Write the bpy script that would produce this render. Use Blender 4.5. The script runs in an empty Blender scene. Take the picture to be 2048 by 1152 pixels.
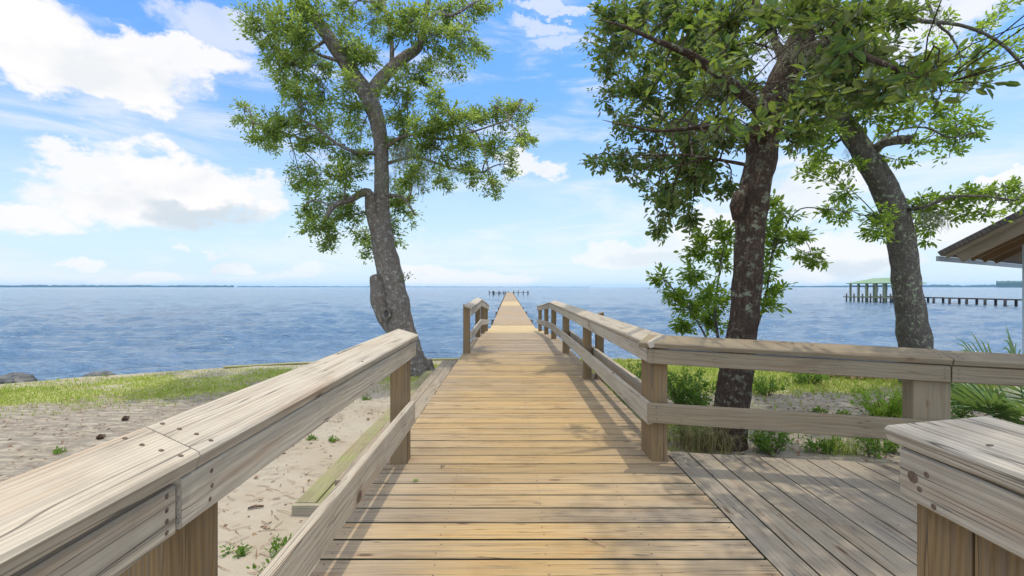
import bpy, math, random
import numpy as np
from mathutils import Vector, Matrix, noise as mn

random.seed(11); RNG = np.random.default_rng(11)
S = bpy.context.scene
COL = S.collection
R = math.radians

# ------------------------------------------------------------------ camera
CAMZ = 1.12; FPX = 910.2; CX = 1018.0; CY = 574.0
cd = bpy.data.cameras.new("camera"); cam = bpy.data.objects.new("camera", cd); COL.objects.link(cam)
cam.location = (0, 0, CAMZ); cam.rotation_euler = (R(90), 0, 0)
cd.lens = 16.0; cd.sensor_width = 36.0; cd.shift_x = 6/2048; cd.shift_y = -2/2048
cd.clip_start = 0.02; cd.clip_end = 40000
S.camera = cam
def P(px, py, Y):                     # a point of the photo at a chosen distance
    return Vector(((px-CX)/FPX*Y, Y, CAMZ-(py-CY)/FPX*Y))

# ------------------------------------------------------------------ exposure, sun, sky
S.view_settings.view_transform = 'Standard'; S.view_settings.look = 'None'
S.view_settings.gamma = 1.0; S.view_settings.exposure = 0.25
S.cycles.max_bounces = 8; S.cycles.diffuse_bounces = 4; S.cycles.transparent_max_bounces = 8
S.cycles.volume_bounces = 0
S.cycles.use_denoising = True
SUNV = Vector((0.165, 0.15, 1.0)).normalized()
sl = bpy.data.lights.new("sun", 'SUN'); sl.energy = 2.5; sl.angle = R(0.7); sl.color = (1.0, 0.95, 0.86)
so = bpy.data.objects.new("sun", sl); COL.objects.link(so); so.location = (5, 5, 30)
so.rotation_euler = (-SUNV).to_track_quat('-Z', 'Y').to_euler()

class NT:
    def __init__(s, tree): s.t = tree; s.n = tree.nodes; s.l = tree.links
    def node(s, typ, **kw):
        n = s.n.new(typ)
        for k, v in kw.items(): setattr(n, k, v)
        return n
    def put(s, sock, v):
        if isinstance(v, bpy.types.NodeSocket): s.l.new(v, sock)
        else: sock.default_value = v
    def m(s, op, a, b=0.0, c=None, clamp=False):
        n = s.node('ShaderNodeMath', operation=op, use_clamp=clamp)
        s.put(n.inputs[0], a); s.put(n.inputs[1], b)
        if c is not None: s.put(n.inputs[2], c)
        return n.outputs[0]
    def ramp(s, x, a, b, lo=0.0, hi=1.0):
        n = s.node('ShaderNodeMapRange', interpolation_type='SMOOTHSTEP')
        s.put(n.inputs[0], x); s.put(n.inputs[1], a); s.put(n.inputs[2], b); s.put(n.inputs[3], lo); s.put(n.inputs[4], hi)
        return n.outputs[0]
    def mix(s, f, a, b, blend='MIX'):
        n = s.node('ShaderNodeMix', data_type='RGBA', blend_type=blend)
        s.put(n.inputs[0], f)
        for k, v in ((6, a), (7, b)):
            s.put(n.inputs[k], v if isinstance(v, bpy.types.NodeSocket) else (*v, 1.0))
        return n.outputs[2]
    def noise(s, vec, scale, detail=3.0, rough=0.55, dist=0.0, out=0):
        n = s.node('ShaderNodeTexNoise')
        if vec is not None: s.l.new(vec, n.inputs['Vector'])
        n.inputs['Scale'].default_value = scale; n.inputs['Detail'].default_value = detail
        n.inputs['Roughness'].default_value = rough; n.inputs['Distortion'].default_value = dist
        return n.outputs[out]
    def vmul(s, vec, k):
        n = s.node('ShaderNodeVectorMath', operation='MULTIPLY'); s.l.new(vec, n.inputs[0]); n.inputs[1].default_value = k
        return n.outputs[0]
    def vadd(s, a, b):
        n = s.node('ShaderNodeVectorMath', operation='ADD'); s.put(n.inputs[0], a); s.put(n.inputs[1], b)
        return n.outputs[0]
    def comb(s, x, y, z):
        n = s.node('ShaderNodeCombineXYZ'); s.put(n.inputs[0], x); s.put(n.inputs[1], y); s.put(n.inputs[2], z)
        return n.outputs[0]
    def bump(s, h, strength, dist, normal=None):
        n = s.node('ShaderNodeBump'); n.inputs['Strength'].default_value = strength; n.inputs['Distance'].default_value = dist
        s.l.new(h, n.inputs['Height'])
        if normal is not None: s.l.new(normal, n.inputs['Normal'])
        return n.outputs[0]

W = bpy.data.worlds.new("World"); S.world = W; W.use_nodes = True
w = NT(W.node_tree); w.n.clear()
wo = w.node('ShaderNodeOutputWorld'); bg = w.node('ShaderNodeBackground'); w.l.new(bg.outputs[0], wo.inputs[0])
SKY_STRENGTH = 0.15
bg.inputs['Strength'].default_value = SKY_STRENGTH
sky = w.node('ShaderNodeTexSky'); sky.sky_type = 'NISHITA'; sky.sun_disc = False
sky.sun_elevation = math.asin(SUNV.z); sky.sun_rotation = math.atan2(SUNV.x, SUNV.y)
sky.air_density = 1.0; sky.dust_density = 0.35; sky.ozone_density = 2.0
tc = w.node('ShaderNodeTexCoord'); sep = w.node('ShaderNodeSeparateXYZ'); w.l.new(tc.outputs['Generated'], sep.inputs[0])
az = w.m('ARCTAN2', sep.outputs[0], sep.outputs[1]); el = w.m('ARCSINE', sep.outputs[2])
ae = w.comb(az, w.m('MULTIPLY', el, 1.5), 0.0)
warp = w.noise(ae, 5.5, 6, 0.62, 0.0, out=1)
warp2 = w.noise(ae, 16.0, 7, 0.62, 0.0, out=1)
ws = w.node('ShaderNodeSeparateXYZ'); w.l.new(warp, ws.inputs[0])
ws2 = w.node('ShaderNodeSeparateXYZ'); w.l.new(warp2, ws2.inputs[0])
def wrp(base, i, k1, k2):
    return w.m('ADD', base, w.m('ADD', w.m('MULTIPLY', w.m('SUBTRACT', ws.outputs[i], 0.5), k1), w.m('MULTIPLY', w.m('SUBTRACT', ws2.outputs[i], 0.5), k2)))
elk = w.ramp(el, 0.0, 0.2, 0.25, 1.0)         # clouds near the horizon are seen flatter
azw = wrp(az, 0, 0.24, 0.11)
elw = w.m('ADD', el, w.m('MULTIPLY', elk, w.m('ADD', w.m('MULTIPLY', w.m('SUBTRACT', ws.outputs[1], 0.5), 0.20), w.m('MULTIPLY', w.m('SUBTRACT', ws2.outputs[1], 0.5), 0.10))))
def AE(px, py):
    a = math.atan((px-CX)/FPX); return a, math.atan((CY-py)/FPX*math.cos(a))
# soft banks of cloud: direction, half-size, thickness
BANKS = [(60,30,190,85,1.0),(140,120,270,75,1.0),(330,120,190,60,.95),(430,50,110,60,.6),
 (170,345,110,45,.9),(330,345,150,65,1.0),(420,385,150,60,1.0),(520,395,60,40,.8),(290,400,180,50,1.0),
 (70,432,150,36,.95),(155,530,36,16,.8),(480,532,46,15,.75),(412,505,24,11,.6),(270,560,100,12,.8),(60,566,60,9,.7),(640,540,40,18,.6),
 (850,548,90,26,.85),(940,560,120,18,.8),(1060,335,70,30,.85),(1090,62,80,24,.55),(1130,100,80,18,.5),(1110,5,80,18,.6),
 (1400,455,90,32,.8),(1250,515,130,26,.75),(1330,490,70,22,.7),(1620,385,130,60,.8),(1700,515,150,45,.85),(1610,545,70,24,.85),
 (1940,440,140,70,.8),(1985,350,70,30,.9),(1880,20,190,80,.85),(1560,60,160,80,.6),(700,600-100,260,30,.35)]
dens = None
for (px, py, rx, ry, kk) in BANKS:
    a0, e0 = AE(px, py); a1, _ = AE(px+rx, py); _, e1 = AE(px, py-ry)
    dx = w.m('DIVIDE', w.m('SUBTRACT', azw, a0), max(a1-a0, .008)); dy = w.m('DIVIDE', w.m('SUBTRACT', elw, e0), max(e1-e0, .006))
    d = w.m('ADD', w.m('MULTIPLY', dx, dx), w.m('MULTIPLY', dy, dy))
    q = w.ramp(d, 1.35, 0.42, 0.0, kk)
    dens = q if dens is None else w.m('MAXIMUM', dens, q)
wisp = w.noise(w.comb(w.m('MULTIPLY', az, 1.0), w.m('MULTIPLY', el, 5.0), 3.0), 3.2, 6, 0.62, 0.6)
wisp = w.ramp(wisp, 0.44, 0.74, 0.0, 0.62)
high = w.noise(tc.outputs['Generated'], 3.0, 6, 0.6, 0.3)          # unseen broken cloud, added overhead and behind as soft fill light
high = w.m('MULTIPLY', w.ramp(high, 0.30, 0.50, 0.0, 0.97), w.ramp(el, 0.60, 0.80))
back = w.m('MULTIPLY', w.ramp(w.noise(tc.outputs['Generated'], 4.2, 6, 0.6, 0.2), 0.45, 0.62, 0.0, 0.9), w.ramp(sep.outputs[1], 0.25, -0.1))
dens = w.m('MAXIMUM', w.m('MAXIMUM', dens, wisp), w.m('MAXIMUM', high, back))
inner = w.noise(w.vadd(ae, (3.1, 0.4, 0.0)), 7.0, 5, 0.55)
def grey(px, py, rx, ry, kk):
    a0, e0 = AE(px, py); a1, _ = AE(px+rx, py); _, e1 = AE(px, py-ry)
    dx = w.m('DIVIDE', w.m('SUBTRACT', azw, a0), a1-a0); dy = w.m('DIVIDE', w.m('SUBTRACT', elw, e0), e1-e0)
    return w.ramp(w.m('ADD', w.m('MULTIPLY', dx, dx), w.m('MULTIPLY', dy, dy)), 1.3, 0.1, 0.0, kk)
under = w.m('MAXIMUM', grey(410, 425, 120, 38, .8), w.m('MAXIMUM', grey(1700, 535, 90, 25, .6), grey(1330, 520, 140, 18, .45)))
under = w.m('MAXIMUM', under, w.ramp(inner, 0.50, 0.72, 0.0, 0.34))
CW = 1.02/SKY_STRENGTH/2**S.view_settings.exposure
cloudc = w.mix(under, (CW*1.0, CW*.985, CW*.985), (CW*.60, CW*.70, CW*.78))
# the Sky Texture, a little deeper blue overhead, paler towards the water
skyc = w.mix(1.0, sky.outputs[0], w.mix(w.ramp(el, 0.0, 0.55), (1.0, 1.0, 1.0), (0.66, 1.05, 1.42)), 'MULTIPLY')
pale = w.ramp(el, 0.42, 0.0, 0.0, 0.82)
skyc = w.mix(pale, skyc, (CW*.66, CW*.85, CW*.98))
lum = w.m('MAXIMUM', w.ramp(el, 0.62, 0.85, 1.0, 2.3), w.ramp(sep.outputs[1], 0.10, -0.25, 1.0, 2.3))  # unseen sky overhead and behind, brightened as added fill light
fin = w.mix(dens, skyc, cloudc)
fv = w.node('ShaderNodeVectorMath', operation='SCALE'); w.l.new(fin, fv.inputs[0]); w.l.new(lum, fv.inputs[3])
w.l.new(fv.outputs[0], bg.inputs['Color'])

# ------------------------------------------------------------------ object helpers
def link(o): COL.objects.link(o); return o
def thing(name, label, cat, loc=(0,0,0), group=None):
    o = link(bpy.data.objects.new(name, None)); o.location = loc; o.empty_display_size = .2
    o['label'] = label; o['category'] = cat
    if group: o['group'] = group
    return o
def tag(o, label=None, cat=None, group=None, kind=None):
    if label: o['label'] = label
    if cat: o['category'] = cat
    if group: o['group'] = group
    if kind: o['kind'] = kind
    return o
def part(o, root):                       # meshes are written in world coordinates
    o.parent = root
    loc = Vector(root.location)
    q = root.parent
    while q: q = None
    o.matrix_parent_inverse = Matrix.Translation(-loc)
    return o
def sub(o, p):                           # a sub-part under a part that sits at its root's base
    o.parent = p; o.matrix_parent_inverse = Matrix.Identity(4); return o

class MB:
    """collects boards, tubes and other shapes; build() links them as ONE mesh object"""
    def __init__(s): s.v=[]; s.f=[]; s.g=[]; s.t=[]; s.mi=[]; s.sm=[]
    def board(s, A, B, v, w, wid, thk, tint=0.5, ch=0.004, seg=1, sh0=0.0, sh1=0.0, mat=0, tf=None, bow=0.0, side=None):
        A=Vector(A); B=Vector(B); v=Vector(v).normalized(); w=Vector(w).normalized()
        L=(B-A).length; u=(B-A)/L
        if ch>0: pr=[(ch,0),(wid-ch,0),(wid,ch),(wid,thk-ch),(wid-ch,thk),(ch,thk),(0,thk-ch),(0,ch)]
        else: pr=[(0,0),(wid,0),(wid,thk),(0,thk)]
        n=len(pr); b0=len(s.v); off=Vector((random.uniform(0,90),random.uniform(0,40),random.uniform(0,40)))
        for i in range(seg+1):
            t=i/seg
            for (a,b) in pr:
                sx = sh0*(a-wid/2) if i==0 else (sh1*(a-wid/2) if i==seg else 0.0)
                p=A+u*(L*t+sx)+v*a+w*b+w*(bow*math.sin(math.pi*t))
                s.v.append(p); s.g.append(Vector((L*t+sx,a,b))+off)
                s.t.append(tf(p) if tf else tint)
        for i in range(seg):
            for k in range(n):
                k2=(k+1)%n
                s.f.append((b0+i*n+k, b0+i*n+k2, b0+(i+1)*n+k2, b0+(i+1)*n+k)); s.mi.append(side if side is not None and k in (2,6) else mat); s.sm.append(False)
        s.f.append(tuple(b0+k for k in reversed(range(n)))); s.f.append(tuple(b0+seg*n+k for k in range(n)))
        s.mi += [mat,mat]; s.sm += [False,False]
    def box(s, lo, hi, tint=.5, mat=0, ch=0.0):
        lo=Vector(lo); hi=Vector(hi)
        s.board((lo.x,lo.y,lo.z),(hi.x,lo.y,lo.z),(0,1,0),(0,0,1),hi.y-lo.y,hi.z-lo.z,tint,ch,mat=mat)
    def post(s, x0, x1, y0, y1, z0, z1, tint=.5, sl=0.0, ch=.004, mat=0):
        s.board((x0,y0,z0),(x0,y0,z1),(1,0,0),(0,1,0),x1-x0,y1-y0,tint,ch,sh1=sl,mat=mat)
    def disc(s, c, n, r, mat=1, dome=.0015, k=7):
        c=Vector(c); n=Vector(n).normalized(); a=n.orthogonal().normalized(); b=n.cross(a); b0=len(s.v)
        for rr,h in ((r,0.0004),(r*.75,dome)):
            for i in range(k):
                t=2*math.pi*i/k; s.v.append(c+a*(rr*math.cos(t))+b*(rr*math.sin(t))+n*h); s.g.append(Vector((0,0,0))); s.t.append(.5)
        for i in range(k):
            j=(i+1)%k; s.f.append((b0+i,b0+j,b0+k+j,b0+k+i)); s.mi.append(mat); s.sm.append(False)
        s.f.append(tuple(b0+k+i for i in range(k))); s.mi.append(mat); s.sm.append(False)
    def tube(s, pts, rad, n=8, mat=0, rough=0.0, seed=0, cap=True, tint=.5):
        pts=[Vector(p) for p in pts]; b0=len(s.v); m=len(pts); prev=None; dist=0
        for i,p in enumerate(pts):
            d=(pts[min(i+1,m-1)]-pts[max(i-1,0)])
            if d.length<1e-9: d=Vector((0,0,1))
            d.normalize()
            if prev is None: a=d.orthogonal().normalized()
            else:
                a=prev-d*prev.dot(d)
                a=a.normalized() if a.length>1e-6 else d.orthogonal().normalized()
            prev=a; b=d.cross(a); r=rad[i] if hasattr(rad,'__len__') else rad
            if i: dist+=(p-pts[i-1]).length
            for k in range(n):
                t=2*math.pi*k/n; c=a*math.cos(t)+b*math.sin(t); rr=r
                if rough:
                    q=p+c*r
                    rr=r*(1+rough*mn.noise(q*4+Vector((seed,0,0)))+rough*.6*mn.noise(Vector((q.x*14,q.y*14,q.z*4))+Vector((0,seed,0)))+rough*.35*mn.noise(Vector((q.x*36,q.y*36,q.z*14))+Vector((0,seed,0))))
                s.v.append(p+c*rr); s.g.append(Vector((dist,r*math.cos(t),r*math.sin(t)))); s.t.append(tint)
        for i in range(m-1):
            for k in range(n):
                k2=(k+1)%n; s.f.append((b0+i*n+k,b0+i*n+k2,b0+(i+1)*n+k2,b0+(i+1)*n+k)); s.mi.append(mat); s.sm.append(True)
        if cap:
            s.f.append(tuple(b0+k for k in reversed(range(n)))); s.f.append(tuple(b0+(m-1)*n+k for k in range(n))); s.mi+=[mat,mat]; s.sm+=[False,False]
    def poly(s, vs, fs, mat=0, smooth=False, tint=.5):
        b0=len(s.v)
        for p in vs: s.v.append(Vector(p)); s.g.append(Vector(p)); s.t.append(tint)
        for f in fs: s.f.append(tuple(b0+i for i in f)); s.mi.append(mat); s.sm.append(smooth)
    def build(s, name, mats, root=None):
        me=bpy.data.meshes.new(name); me.from_pydata([tuple(p) for p in s.v],[],s.f)
        if not isinstance(mats,(list,tuple)): mats=[mats]
        for m in mats: me.materials.append(m)
        me.polygons.foreach_set('material_index', s.mi); me.polygons.foreach_set('use_smooth', s.sm)
        a=me.attributes.new('gc','FLOAT_VECTOR','POINT'); a.data.foreach_set('vector', np.array([c for p in s.g for c in p],dtype=np.float32))
        a=me.attributes.new('tint','FLOAT','POINT'); a.data.foreach_set('value', np.array(s.t,dtype=np.float32))
        me.update()
        o=link(bpy.data.objects.new(name,me))
        if root is not None: part(o,root)
        return o

def np_mesh(name, V, F, mat, root=None, smooth=False):     # V (n,3), F (m,4)
    me=bpy.data.meshes.new(name); V=np.asarray(V,np.float32); F=np.asarray(F,np.int32)
    me.vertices.add(len(V)); me.vertices.foreach_set('co',V.ravel())
    me.loops.add(F.size); me.loops.foreach_set('vertex_index',F.ravel())
    me.polygons.add(len(F)); k=F.shape[1]
    me.polygons.foreach_set('loop_start',np.arange(len(F),dtype=np.int32)*k)
    me.polygons.foreach_set('use_smooth',np.full(len(F),smooth))
    me.update(calc_edges=True); me.validate()
    me.materials.append(mat)
    o=link(bpy.data.objects.new(name,me))
    if root is not None: part(o,root)
    return o

# ------------------------------------------------------------------ materials
def newmat(name):
    m=bpy.data.materials.new(name); m.use_nodes=True; t=NT(m.node_tree); t.n.clear()
    out=t.node('ShaderNodeOutputMaterial'); b=t.node('ShaderNodeBsdfPrincipled'); t.l.new(b.outputs[0],out.inputs[0])
    return m,t,b,out
def wood(name, c_old, c_new, rough=.75, grain=1.0, crack=.5, spec=.14, moss=0.0):
    m,t,b,out=newmat(name)
    gc=t.node('ShaderNodeAttribute',attribute_name='gc').outputs['Vector']
    tint=t.node('ShaderNodeAttribute',attribute_name='tint').outputs['Fac']
    isl=t.node('ShaderNodeNewGeometry').outputs['Random Per Island']
    sp=t.node('ShaderNodeSeparateXYZ'); t.l.new(gc,sp.inputs[0])
    n1=t.noise(t.vmul(gc,(1.3,7,7)),1.0,3,.5)
    vo=t.node('ShaderNodeTexVoronoi',feature='F1'); t.l.new(t.vmul(gc,(2.1,7.5,3.0)),vo.inputs['Vector']); vo.inputs['Scale'].default_value=1.0
    kn=t.ramp(vo.outputs['Distance'],0.19,0.0)                 # knots
    kc=t.ramp(vo.outputs['Distance'],0.095,0.045)
    ph=t.m('ADD',t.m('MULTIPLY',sp.outputs[1],760.0),t.m('ADD',t.m('MULTIPLY',n1,34.0),t.m('ADD',t.m('MULTIPLY',kn,9.0),t.m('MULTIPLY',sp.outputs[2],300.0))))
    ring=t.m('MULTIPLY_ADD',t.m('SINE',ph),.5,.5)
    fib=t.noise(t.vmul(gc,(3.0,170,170)),1.0,3,.6)
    fib2=t.noise(t.vmul(gc,(1.0,75,75)),1.0,4,.65)
    ck=t.noise(t.vmul(gc,(0.9,34,34)),1.0,2,.5,.2)
    ckm=t.m('MULTIPLY',t.ramp(t.m('ABSOLUTE',t.m('SUBTRACT',ck,.5)),.016,.0),t.ramp(t.noise(t.vmul(gc,(1.7,9,9)),1.0,1),.42,.56))
    blot=t.noise(t.vmul(gc,(1.6,5,5)),1.0,4,.6)
    f=t.m('ADD',tint,t.m('MULTIPLY',t.m('SUBTRACT',blot,.5),.9),clamp=True)
    f=t.m('ADD',f,t.m('MULTIPLY',t.m('SUBTRACT',isl,.5),.25),clamp=True)
    c=t.mix(f,c_old,c_new)
    c=t.mix(t.m('MULTIPLY',ring,.40*grain),c,t.mix(.5,c,(.20,.13,.07),'MULTIPLY'))
    c=t.mix(t.ramp(fib,.42,.75,0,.5*grain),c,(.13,.115,.10))
    c=t.mix(t.ramp(fib2,.5,.70,0,.38*grain),c,t.mix(1.0,c,(.48,.45,.42),'MULTIPLY'))
    dirt=t.noise(t.node('ShaderNodeNewGeometry').outputs['Position'],2.6,5,.65); c=t.mix(t.ramp(dirt,.50,.70,0,.45),c,t.mix(1.0,c,(.66,.64,.62),'MULTIPLY'))
    c=t.mix(t.m('MULTIPLY',kn,.45),c,(.22,.13,.065)); c=t.mix(t.m('MULTIPLY',kc,.8),c,(.07,.045,.03))
    c=t.mix(t.m('MULTIPLY',ckm,crack),c,(.03,.026,.022))
    if moss>0:
        pos=t.node('ShaderNodeNewGeometry').outputs['Position']
        c=t.mix(t.ramp(t.noise(pos,3.0,4,.6),.42,.62,0,moss),c,(.20,.23,.07))
    red=t.noise(t.vmul(gc,(2.2,22,22)),1.0,3,.6); c=t.mix(t.ramp(red,.52,.72,0,.45),c,t.mix(1.0,c,(.80,.62,.50),'MULTIPLY'))
    hs=t.node('ShaderNodeHueSaturation'); hs.inputs['Saturation'].default_value=1.0
    t.put(hs.inputs['Value'],t.m('MULTIPLY_ADD',isl,.26,.87)); t.l.new(c,hs.inputs['Color'])
    t.l.new(hs.outputs[0],b.inputs['Base Color']); b.inputs['Roughness'].default_value=rough; b.inputs['Specular IOR Level'].default_value=spec
    h=t.m('SUBTRACT',t.m('ADD',t.m('MULTIPLY',ring,.35),fib),t.m('MULTIPLY',ckm,2.0))
    t.l.new(t.bump(h,.55*grain,.0016),b.inputs['Normal'])
    return m
M={}
M['deck']=wood('decking_wood',(.325,.255,.17),(.395,.265,.11),.75,1.25,.6)
M['deck_grey']=wood('grey_decking_wood',(.295,.25,.185),(.32,.25,.145),.75,1.2,.6)
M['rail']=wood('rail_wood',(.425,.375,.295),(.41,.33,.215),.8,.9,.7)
M['rail_shade']=wood('shaded_rail_wood',(.235,.19,.125),(.255,.185,.10),.75,.8,.5)  # rail wood again, with the tree's shade put into its colour
M['post']=wood('post_wood',(.235,.165,.09),(.22,.135,.048),.75,1.3,.5)
M['step']=wood('step_wood',(.34,.30,.23),(.36,.29,.17),.8,1.0,.4,moss=.15)
M['step_moss']=wood('mossy_step_wood',(.28,.24,.155),(.26,.235,.105),.8,1.0,.3,moss=.5)
M['yellow']=wood('new_yellow_wood',(.43,.33,.18),(.47,.34,.15),.7,.7,.3)
M['pile']=wood('wet_piling_wood',(.045,.045,.045),(.07,.06,.05),.6,.6,.3)
M['greenpost']=wood('green_treated_wood',(.16,.20,.13),(.20,.22,.13),.7,.6,.3)
M['dark_trim']=wood('dark_trim_wood',(.05,.036,.026),(.055,.035,.022),.75,.9,.4)
M['rafter']=wood('rafter_wood',(.26,.215,.16),(.14,.075,.03),.75,.9,.4)
def plain(name,c,rough=.6,metal=0.0,var=.0,scale=20,c2=None,bump=0.0):
    m,t,b,out=newmat(name)
    if c2 is not None:
        pos=t.node('ShaderNodeNewGeometry').outputs['Position']; n=t.noise(pos,scale,4,.6)
        t.l.new(t.mix(t.ramp(n,.35,.65),c,c2),b.inputs['Base Color'])
        if bump: t.l.new(t.bump(n,bump,.02),b.inputs['Normal'])
    else: b.inputs['Base Color'].default_value=(*c,1)
    b.inputs['Roughness'].default_value=rough; b.inputs['Metallic'].default_value=metal; b.inputs['Specular IOR Level'].default_value=.15
    return m
M['algae_shade']=plain('algae_shade_edge',(.045,.05,.022),.9,c2=(.025,.025,.015),scale=14)  # moss green plank sides, with the shade of the gaps put into the colour
M['nail']=plain('rusty_nail',(.10,.06,.04),.6,.3,c2=(.16,.12,.09),scale=200)
M['white']=plain('white_trim',(.50,.55,.60),.5,c2=(.45,.50,.56),scale=6)
M['greenroof']=plain('green_metal_roof',(.14,.22,.125),.7,.0,c2=(.18,.26,.155),scale=.7)
M['drip']=plain('brown_drip_edge',(.05,.033,.025),.85,c2=(.035,.024,.02),scale=9)
M['rock']=plain('wet_rock',(.06,.06,.055),.5,c2=(.12,.115,.10),scale=6,bump=.6)
M['yellowpaint']=plain('yellow_paint',(.75,.62,.06),.5,c2=(.6,.5,.05),scale=4)
M['cone']=plain('pine_cone_brown',(.10,.055,.03),.8,c2=(.05,.03,.02),scale=60)
M['twig']=plain('dry_twig',(.16,.10,.06),.85,c2=(.08,.055,.04),scale=60)
M['drypalm']=plain('dry_palm',(.42,.26,.17),.8,c2=(.28,.15,.09),scale=8)
M['needle']=plain('dry_needle',(.22,.11,.055),.8,c2=(.10,.055,.03),scale=9)
M['treeline']=plain('far_woods',(.03,.06,.03),.9,c2=(.05,.085,.04),scale=.02)
M['farshore']=plain('far_shore_ground',(.05,.08,.04),.9,c2=(.10,.10,.06),scale=.01)

def shingle():
    m,t,b,out=newmat('brown_shingle'); gc=t.node('ShaderNodeAttribute',attribute_name='gc').outputs['Vector']
    br=t.node('ShaderNodeTexBrick'); t.l.new(t.vmul(gc,(1,1,1)),br.inputs['Vector']); br.inputs['Scale'].default_value=4
    br.inputs['Color1'].default_value=(.085,.07,.065,1); br.inputs['Color2'].default_value=(.12,.10,.09,1); br.inputs['Mortar'].default_value=(.03,.025,.02,1)
    t.l.new(br.outputs[0],b.inputs['Base Color']); b.inputs['Roughness'].default_value=.9; return m
M['shingle']=shingle()

def bark(name, c1, c2, lich, lamt, sc=1.0, vert=5.0, deep=.45):
    m,t,b,out=newmat(name); pos=t.node('ShaderNodeNewGeometry').outputs['Position']
    wv=t.vadd(pos,t.vmul(t.noise(pos,4.0,4,.65,out=1),(.16,.16,.22)))
    r1=t.noise(t.vmul(wv,(26*sc,26*sc,vert*sc)),1.0,4,.62); r2=t.noise(t.vmul(wv,(60*sc,60*sc,22*sc)),1.0,4,.65)
    rid=t.ramp(t.m('ABSOLUTE',t.m('SUBTRACT',r1,.5)),0.0,.11)          # furrows
    rid2=t.ramp(t.m('ABSOLUTE',t.m('SUBTRACT',r2,.5)),0.0,.13)
    n=t.noise(t.vmul(pos,(20,20,8)),1.0,5,.65); n2=t.noise(pos,2.3,4,.6); n3=t.noise(pos,15.0,6,.7); n4=t.noise(pos,1.1,3,.5)
    c=t.mix(t.ramp(n,.3,.7),c1,c2)
    c=t.mix(t.ramp(n4,.4,.65,0,.5),c,tuple(x*.72 for x in c1))
    c=t.mix(t.m('MULTIPLY',t.m('SUBTRACT',1.0,rid),1-deep),c,tuple(x*.40 for x in c1))
    c=t.mix(t.m('MULTIPLY',t.m('SUBTRACT',1.0,rid2),.75),c,tuple(x*.58 for x in c1))
    c=t.mix(t.m('MULTIPLY',t.ramp(n3,.53,.62),t.ramp(n2,.36,.54,0,lamt)),c,lich)
    t.l.new(c,b.inputs['Base Color']); b.inputs['Roughness'].default_value=.9; b.inputs['Specular IOR Level'].default_value=.15
    h=t.m('ADD',t.m('ADD',rid,t.m('MULTIPLY',rid2,.4)),t.m('MULTIPLY',n,.6)); t.l.new(t.bump(h,1.0,.022),b.inputs['Normal'])
    return m
M['bark_left']=bark('pale_oak_bark',(.40,.33,.26),(.56,.48,.39),(.58,.57,.50),.8,1.15,10.0,.3)
M['bark_right']=bark('dark_red_bark',(.13,.085,.06),(.235,.165,.115),(.36,.38,.25),.7,.85,4.0,.25)
M['bark_far']=bark('lichen_oak_bark',(.26,.225,.18),(.40,.355,.30),(.47,.54,.33),1.0,1.25,8.0,.15)
M['cutwood']=plain('broken_limb_wood',(.22,.19,.16),.85,c2=(.13,.105,.085),scale=25,bump=.5)

def leafmat(name, cols, trans, tcol, rough=.4, spec=.4, under=None):
    m,t,b,out=newmat(name); geo=t.node('ShaderNodeNewGeometry'); r=geo.outputs['Random Per Island']
    rp=t.node('ShaderNodeValToRGB'); t.l.new(r,rp.inputs[0]); cr=rp.color_ramp
    while len(cr.elements)<len(cols): cr.elements.new(.5)
    for i,c in enumerate(cols): cr.elements[i].position=i/(len(cols)-1); cr.elements[i].color=(*c,1)
    big=t.noise(geo.outputs['Position'],1.7,2,.5)
    c=t.mix(t.ramp(big,.35,.65,0,.45),rp.outputs[0],tuple(x*.55 for x in cols[0]))
    if under is not None: c=t.mix(geo.outputs['Backfacing'],c,under)
    t.l.new(c,b.inputs['Base Color']); b.inputs['Roughness'].default_value=rough; b.inputs['Specular IOR Level'].default_value=spec
    tr=t.node('ShaderNodeBsdfTranslucent'); t.l.new(t.mix(.7,c,tcol),tr.inputs[0])
    mx=t.node('ShaderNodeMixShader'); mx.inputs[0].default_value=trans
    t.l.new(b.outputs[0],mx.inputs[1]); t.l.new(tr.outputs[0],mx.inputs[2]); t.l.new(mx.outputs[0],out.inputs[0])
    return m
M['leaf_left']=leafmat('small_oak_leaf',[(.065,.105,.033),(.10,.15,.036),(.14,.195,.042),(.22,.25,.045)],.55,(.46,.60,.09),.5,.25)
M['leaf_right']=leafmat('large_oak_leaf',[(.018,.055,.03),(.032,.078,.028),(.055,.11,.026),(.10,.17,.028)],.36,(.34,.50,.05),.48,.35,under=(.10,.10,.036))
M['leaf_far']=leafmat('right_oak_leaf',[(.055,.11,.02),(.09,.16,.025),(.13,.21,.03),(.20,.26,.035)],.52,(.45,.62,.05),.42,.35)
M['leaf_sap']=leafmat('sapling_leaf',[(.06,.12,.02),(.10,.18,.025),(.14,.22,.03),(.20,.27,.035)],.52,(.46,.62,.05),.4,.35)
M['weed']=leafmat('weed_leaf',[(.06,.13,.02),(.10,.20,.025),(.14,.25,.03)],.35,(.34,.50,.05),.5,.3)
M['fern']=leafmat('feathery_leaf',[(.12,.24,.02),(.17,.30,.025),(.22,.34,.03)],.4,(.42,.60,.04),.5,.3)
M['palm']=leafmat('palmetto_leaf',[(.06,.13,.03),(.09,.17,.04),(.12,.20,.05)],.3,(.30,.42,.08),.4,.4)
M['grass']=leafmat('grass_blade',[(.19,.26,.03),(.25,.32,.035),(.31,.37,.05),(.40,.37,.13)],.35,(.45,.58,.06),.6,.2)
M['dryleaf']=leafmat('dead_leaf',[(.20,.10,.05),(.28,.15,.07),(.16,.08,.05),(.33,.22,.11)],.1,(.3,.15,.05),.7,.2)
M['moss']=leafmat('grey_moss',[(.20,.22,.15),(.26,.27,.19),(.30,.30,.22)],.3,(.3,.32,.2),.9,.1)

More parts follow.
